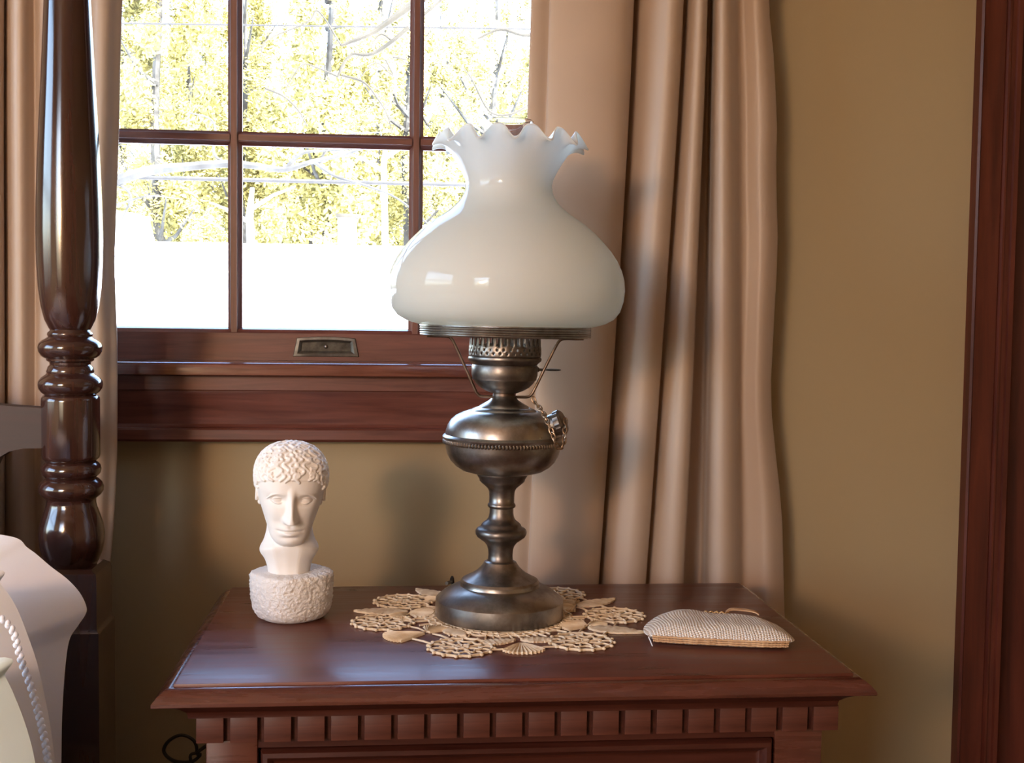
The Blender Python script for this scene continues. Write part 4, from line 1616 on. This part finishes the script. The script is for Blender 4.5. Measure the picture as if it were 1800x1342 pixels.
pp = [(38, -330), (34.5, -260), (34.5, -150), (36, -60), (38.5, 0), (42, 75), (45.5, 150), (49.5, 225), (53, 300), (55, 360), (55.8, 410), (55, 460), (52.5, 505), (48, 540), (42.5, 562), (36, 576), (33.5, 580), (34, 582), (37.5, 585), (38, 589), (36.5, 592), (40, 595), (47, 599), (52, 604), (54, 610.5), (53, 618), (49, 625), (44, 629), (40, 630.5), (39.5, 634), (34.5, 637), (34, 641), (37.5, 645), (38.5, 649), (40, 653), (39, 656), (42, 659), (49, 664), (53.5, 670), (54.5, 676), (53, 683), (48.5, 689.5), (44, 693), (42.5, 694), (46, 695.5), (48.8, 699), (49.2, 704), (49.2, 800), (48, 805), (44, 809), (41.5, 811), (45, 813), (49.5, 818), (51, 825), (49.5, 832), (45, 837), (41, 839.5), (46, 842), (52, 848), (55, 855.5), (54.5, 863), (50, 870), (44, 875), (42, 877), (42, 884), (43.5, 891), (48, 904), (53.5, 921), (56, 938), (55, 955), (51.5, 971), (46.5, 984), (42, 993)]
pr_ = [(r * PM, pz(y)) for r, y in pp][::-1]
# measured axis shifts a little with height; the post itself stands plumb
MB().lathe(pr_, (PX, PY), 72).build('post', POST, bed, smooth=45)
bk = MB()
z1 = pz(993)
sq = .0345
vs, fs = [], []
levels = [(0, .037), (pz(1100), .037), (pz(1096), .0355), (pz(1092), sq), (z1 - .010, sq), (z1 - .004, sq - .001), (z1, sq - .007)]
for z_, h_ in levels:
    vs += [(PX - h_, PY - h_, z_), (PX + h_, PY - h_, z_), (PX + h_, PY + h_, z_), (PX - h_, PY + h_, z_)]
fs = [(i * 4 + k, i * 4 + (k + 1) % 4, (i + 1) * 4 + (k + 1) % 4, (i + 1) * 4 + k) for i in range(len(levels) - 1) for k in range(4)]
fs += [(3, 2, 1, 0), tuple((len(levels) - 1) * 4 + k for k in range(4))]
bk.add(vs, fs).build('post_block', POST, bed, smooth=25)
LPX = -1.86
MB().lathe(pr_, (LPX, PY), 48).build('post', POST, bed, smooth=45)
vs2 = [(v[0] + LPX - PX, v[1], v[2]) for v in vs]
MB().add(vs2, fs).build('post_block', POST, bed, smooth=25)
# headboard: scrolled rail, curving down away from the post
up = [at(78, 717, PY), at(40, 714, PY), at(0, 711, PY)]
lo = [at(78, 786, PY), at(45, 787, PY), at(22, 792, PY), at(0, 805, PY), at(-18, 824, PY)]
poly = [(up[0].x - .006 + .012, up[0].z), (up[1].x, up[1].z), (up[2].x, up[2].z), (-.50, .955), (-.62, .985), (-.80, 1.03), (-1.1, 1.055), (-1.4, 1.03), (-1.58, .985), (-1.70, .955), (-1.84, .945), (-1.84, .70), (-1.84, .45), (-.47, .45), (-.465, .70), (-.455, .80), (lo[4].x - .004, lo[4].z - .02), (lo[3].x, lo[3].z), (lo[2].x, lo[2].z), (lo[1].x, lo[1].z), (lo[0].x + .006, lo[0].z)]
MB().prism(poly, 'y', PY - .012, PY + .012).build('headboard', HEADB, bed, smooth=20)
MB().box(PX - .03, PX - .005, -.75, PY - .03, .26, .40, .004).build('side_rail', POST, bed)
MB().box(LPX + .005, LPX + .03, -.75, PY - .03, .26, .40, .004).build('side_rail', POST, bed)
for xx in (PX, LPX):
    MB().box(xx - .036, xx + .036, -.82, -.748, 0, .55, .004).build('foot_post', POST, bed)
MB().box(LPX + .03, PX - .03, -.80, -.77, .2, .52, .004).build('footboard', POST, bed)
MB().box(LPX + .032, PX - .032, -.74, PY - .02, .26, .50, .03).build('mattress', MATTRESS, bed)


def cushion(name, outline, Y, T_, tilt, mat, label, cat='pillow', seed=0, c0=None, power=2.2, wr=.004):
    """stuffed rectangle standing on the mattress and leaning back; outline = (x, z)"""
    ol = cr(outline + [outline[0]], 7)[:-1]
    c0 = c0 or (sum(p[0] for p in ol) / len(ol), sum(p[1] for p in ol) / len(ol))
    nr = 18
    b = MB()
    zmin = min(p[1] for p in ol)
    for sgn in (-1, 1):
        vs = []
        for i in range(nr + 1):
            s_ = 1 - i / nr * .97
            for (x, z) in ol:
                X = c0[0] + (x - c0[0]) * s_
                Z = c0[1] + (z - c0[1]) * s_
                e = 1 - s_
                h = T_ * (1 - (1 - min(1., e * 2.0)) ** power)
                p = Vector((X * 9, Z * 9, seed))
                h += wr * noise.noise(p) * min(1, e * 5) + wr * .6 * noise.noise(p * 2.3 + Vector((0, 0, 4))) * min(1, e * 5)
                vs.append((X, Y + sgn * h + (Z - zmin) * tilt, Z))
        no_ = len(ol)
        fs = [(i * no_ + k, i * no_ + (k + 1) % no_, (i + 1) * no_ + (k + 1) % no_, (i + 1) * no_ + k) for i in range(nr) for k in range(no_)]
        fs.append(tuple(nr * no_ + k for k in range(no_)))
        b.add(vs, fs)
    return b


def P(px, py, Y):
    p = at(px, py, Y)
    return (p.x, p.z)


Yp = 1.17
rear = [P(118, 1342, Yp), P(117, 1250, Yp), P(120, 1170, Yp), P(126, 1122, Yp), P(140, 1098, Yp), P(153, 1078, Yp), P(154, 1064, Yp), P(142, 1041, Yp), P(120, 1018, Yp), P(90, 996, Yp), P(50, 965, Yp), P(0, 941, Yp), (-.50, .832), (-.62, .845), (-.80, .842), (-.93, .825), (-1.0, .79), (-.985, .70), (-.99, .58), (-.98, .518), (-.85, .508), (-.60, .508), (-.40, .508), (-.335, .512)]
b = cushion('pillow', rear, 1.14, .062, .10, LINEN, '', seed=1.5, wr=.007, c0=(-.62, .66))
tag(b.build('pillow', LINEN, None, smooth=80), 'plump white pillow standing against the dark bed post', 'pillow')
Ym = 1.02
mid = [P(120, 1400, Ym), P(114, 1342, Ym), P(104, 1270, Ym), P(93, 1215, Ym), P(78, 1155, Ym), P(60, 1105, Ym), P(38, 1055, Ym), P(12, 1020, Ym), P(-20, 996, Ym), (-.52, .80), (-.66, .81), (-.82, .80), (-.93, .77), (-.95, .66), (-.94, .52), (-.80, .503), (-.55, .503), (-.40, .503), (-.325, .51)]
b = cushion('pillow', mid, .985, .055, .06, LINEN2, '', seed=6.5, wr=.006)
mo = b.build('pillow', LINEN2, None, smooth=80)
tag(mo, 'ivory pillow sham with a braided edge in front of the plump white pillow', 'pillow')
Yf = .90
br = MB()
path = [(-14, 1078), (0, 1086), (14, 1098), (25, 1114), (32, 1140), (40, 1168), (52, 1200), (62, 1232), (71, 1266), (79, 1302), (86, 1345), (90, 1380)]
spb = cr([tuple(at(px, py, .925)) for px, py in path], 30)
acc, last = 0, None
k = 0
for p in spb:
    p = Vector(p)
    if last is None or (p - last).length > .0026:
        s_ = 1 if k % 2 else -1
        br.sphere((p.x + s_ * .0011, p.y - .001, p.z + .0006), (.0021, .0020, .0024), 8, 6)
        k += 1
        last = p
br.build('braid_trim', LINEN, mo, smooth=70, kind='stuff', label='white braided cord trim')
fr_ = [P(100, 1420, Yf), P(76, 1342, Yf), P(66, 1300, Yf), P(54, 1262, Yf), P(38, 1222, Yf), P(18, 1182, Yf), P(-8, 1150, Yf), (-.47, .755), (-.58, .77), (-.72, .765), (-.84, .74), (-.88, .64), (-.86, .52), (-.70, .503), (-.5, .503), (-.36, .503), (-.315, .52), (-.30, .58)]
b = cushion('pillow', fr_, .875, .045, .05, MINT, '', seed=11.5, wr=.004)
tag(b.build('pillow', MINT, None, smooth=80), 'smooth pale green cushion in front of the braided ivory sham', 'pillow')
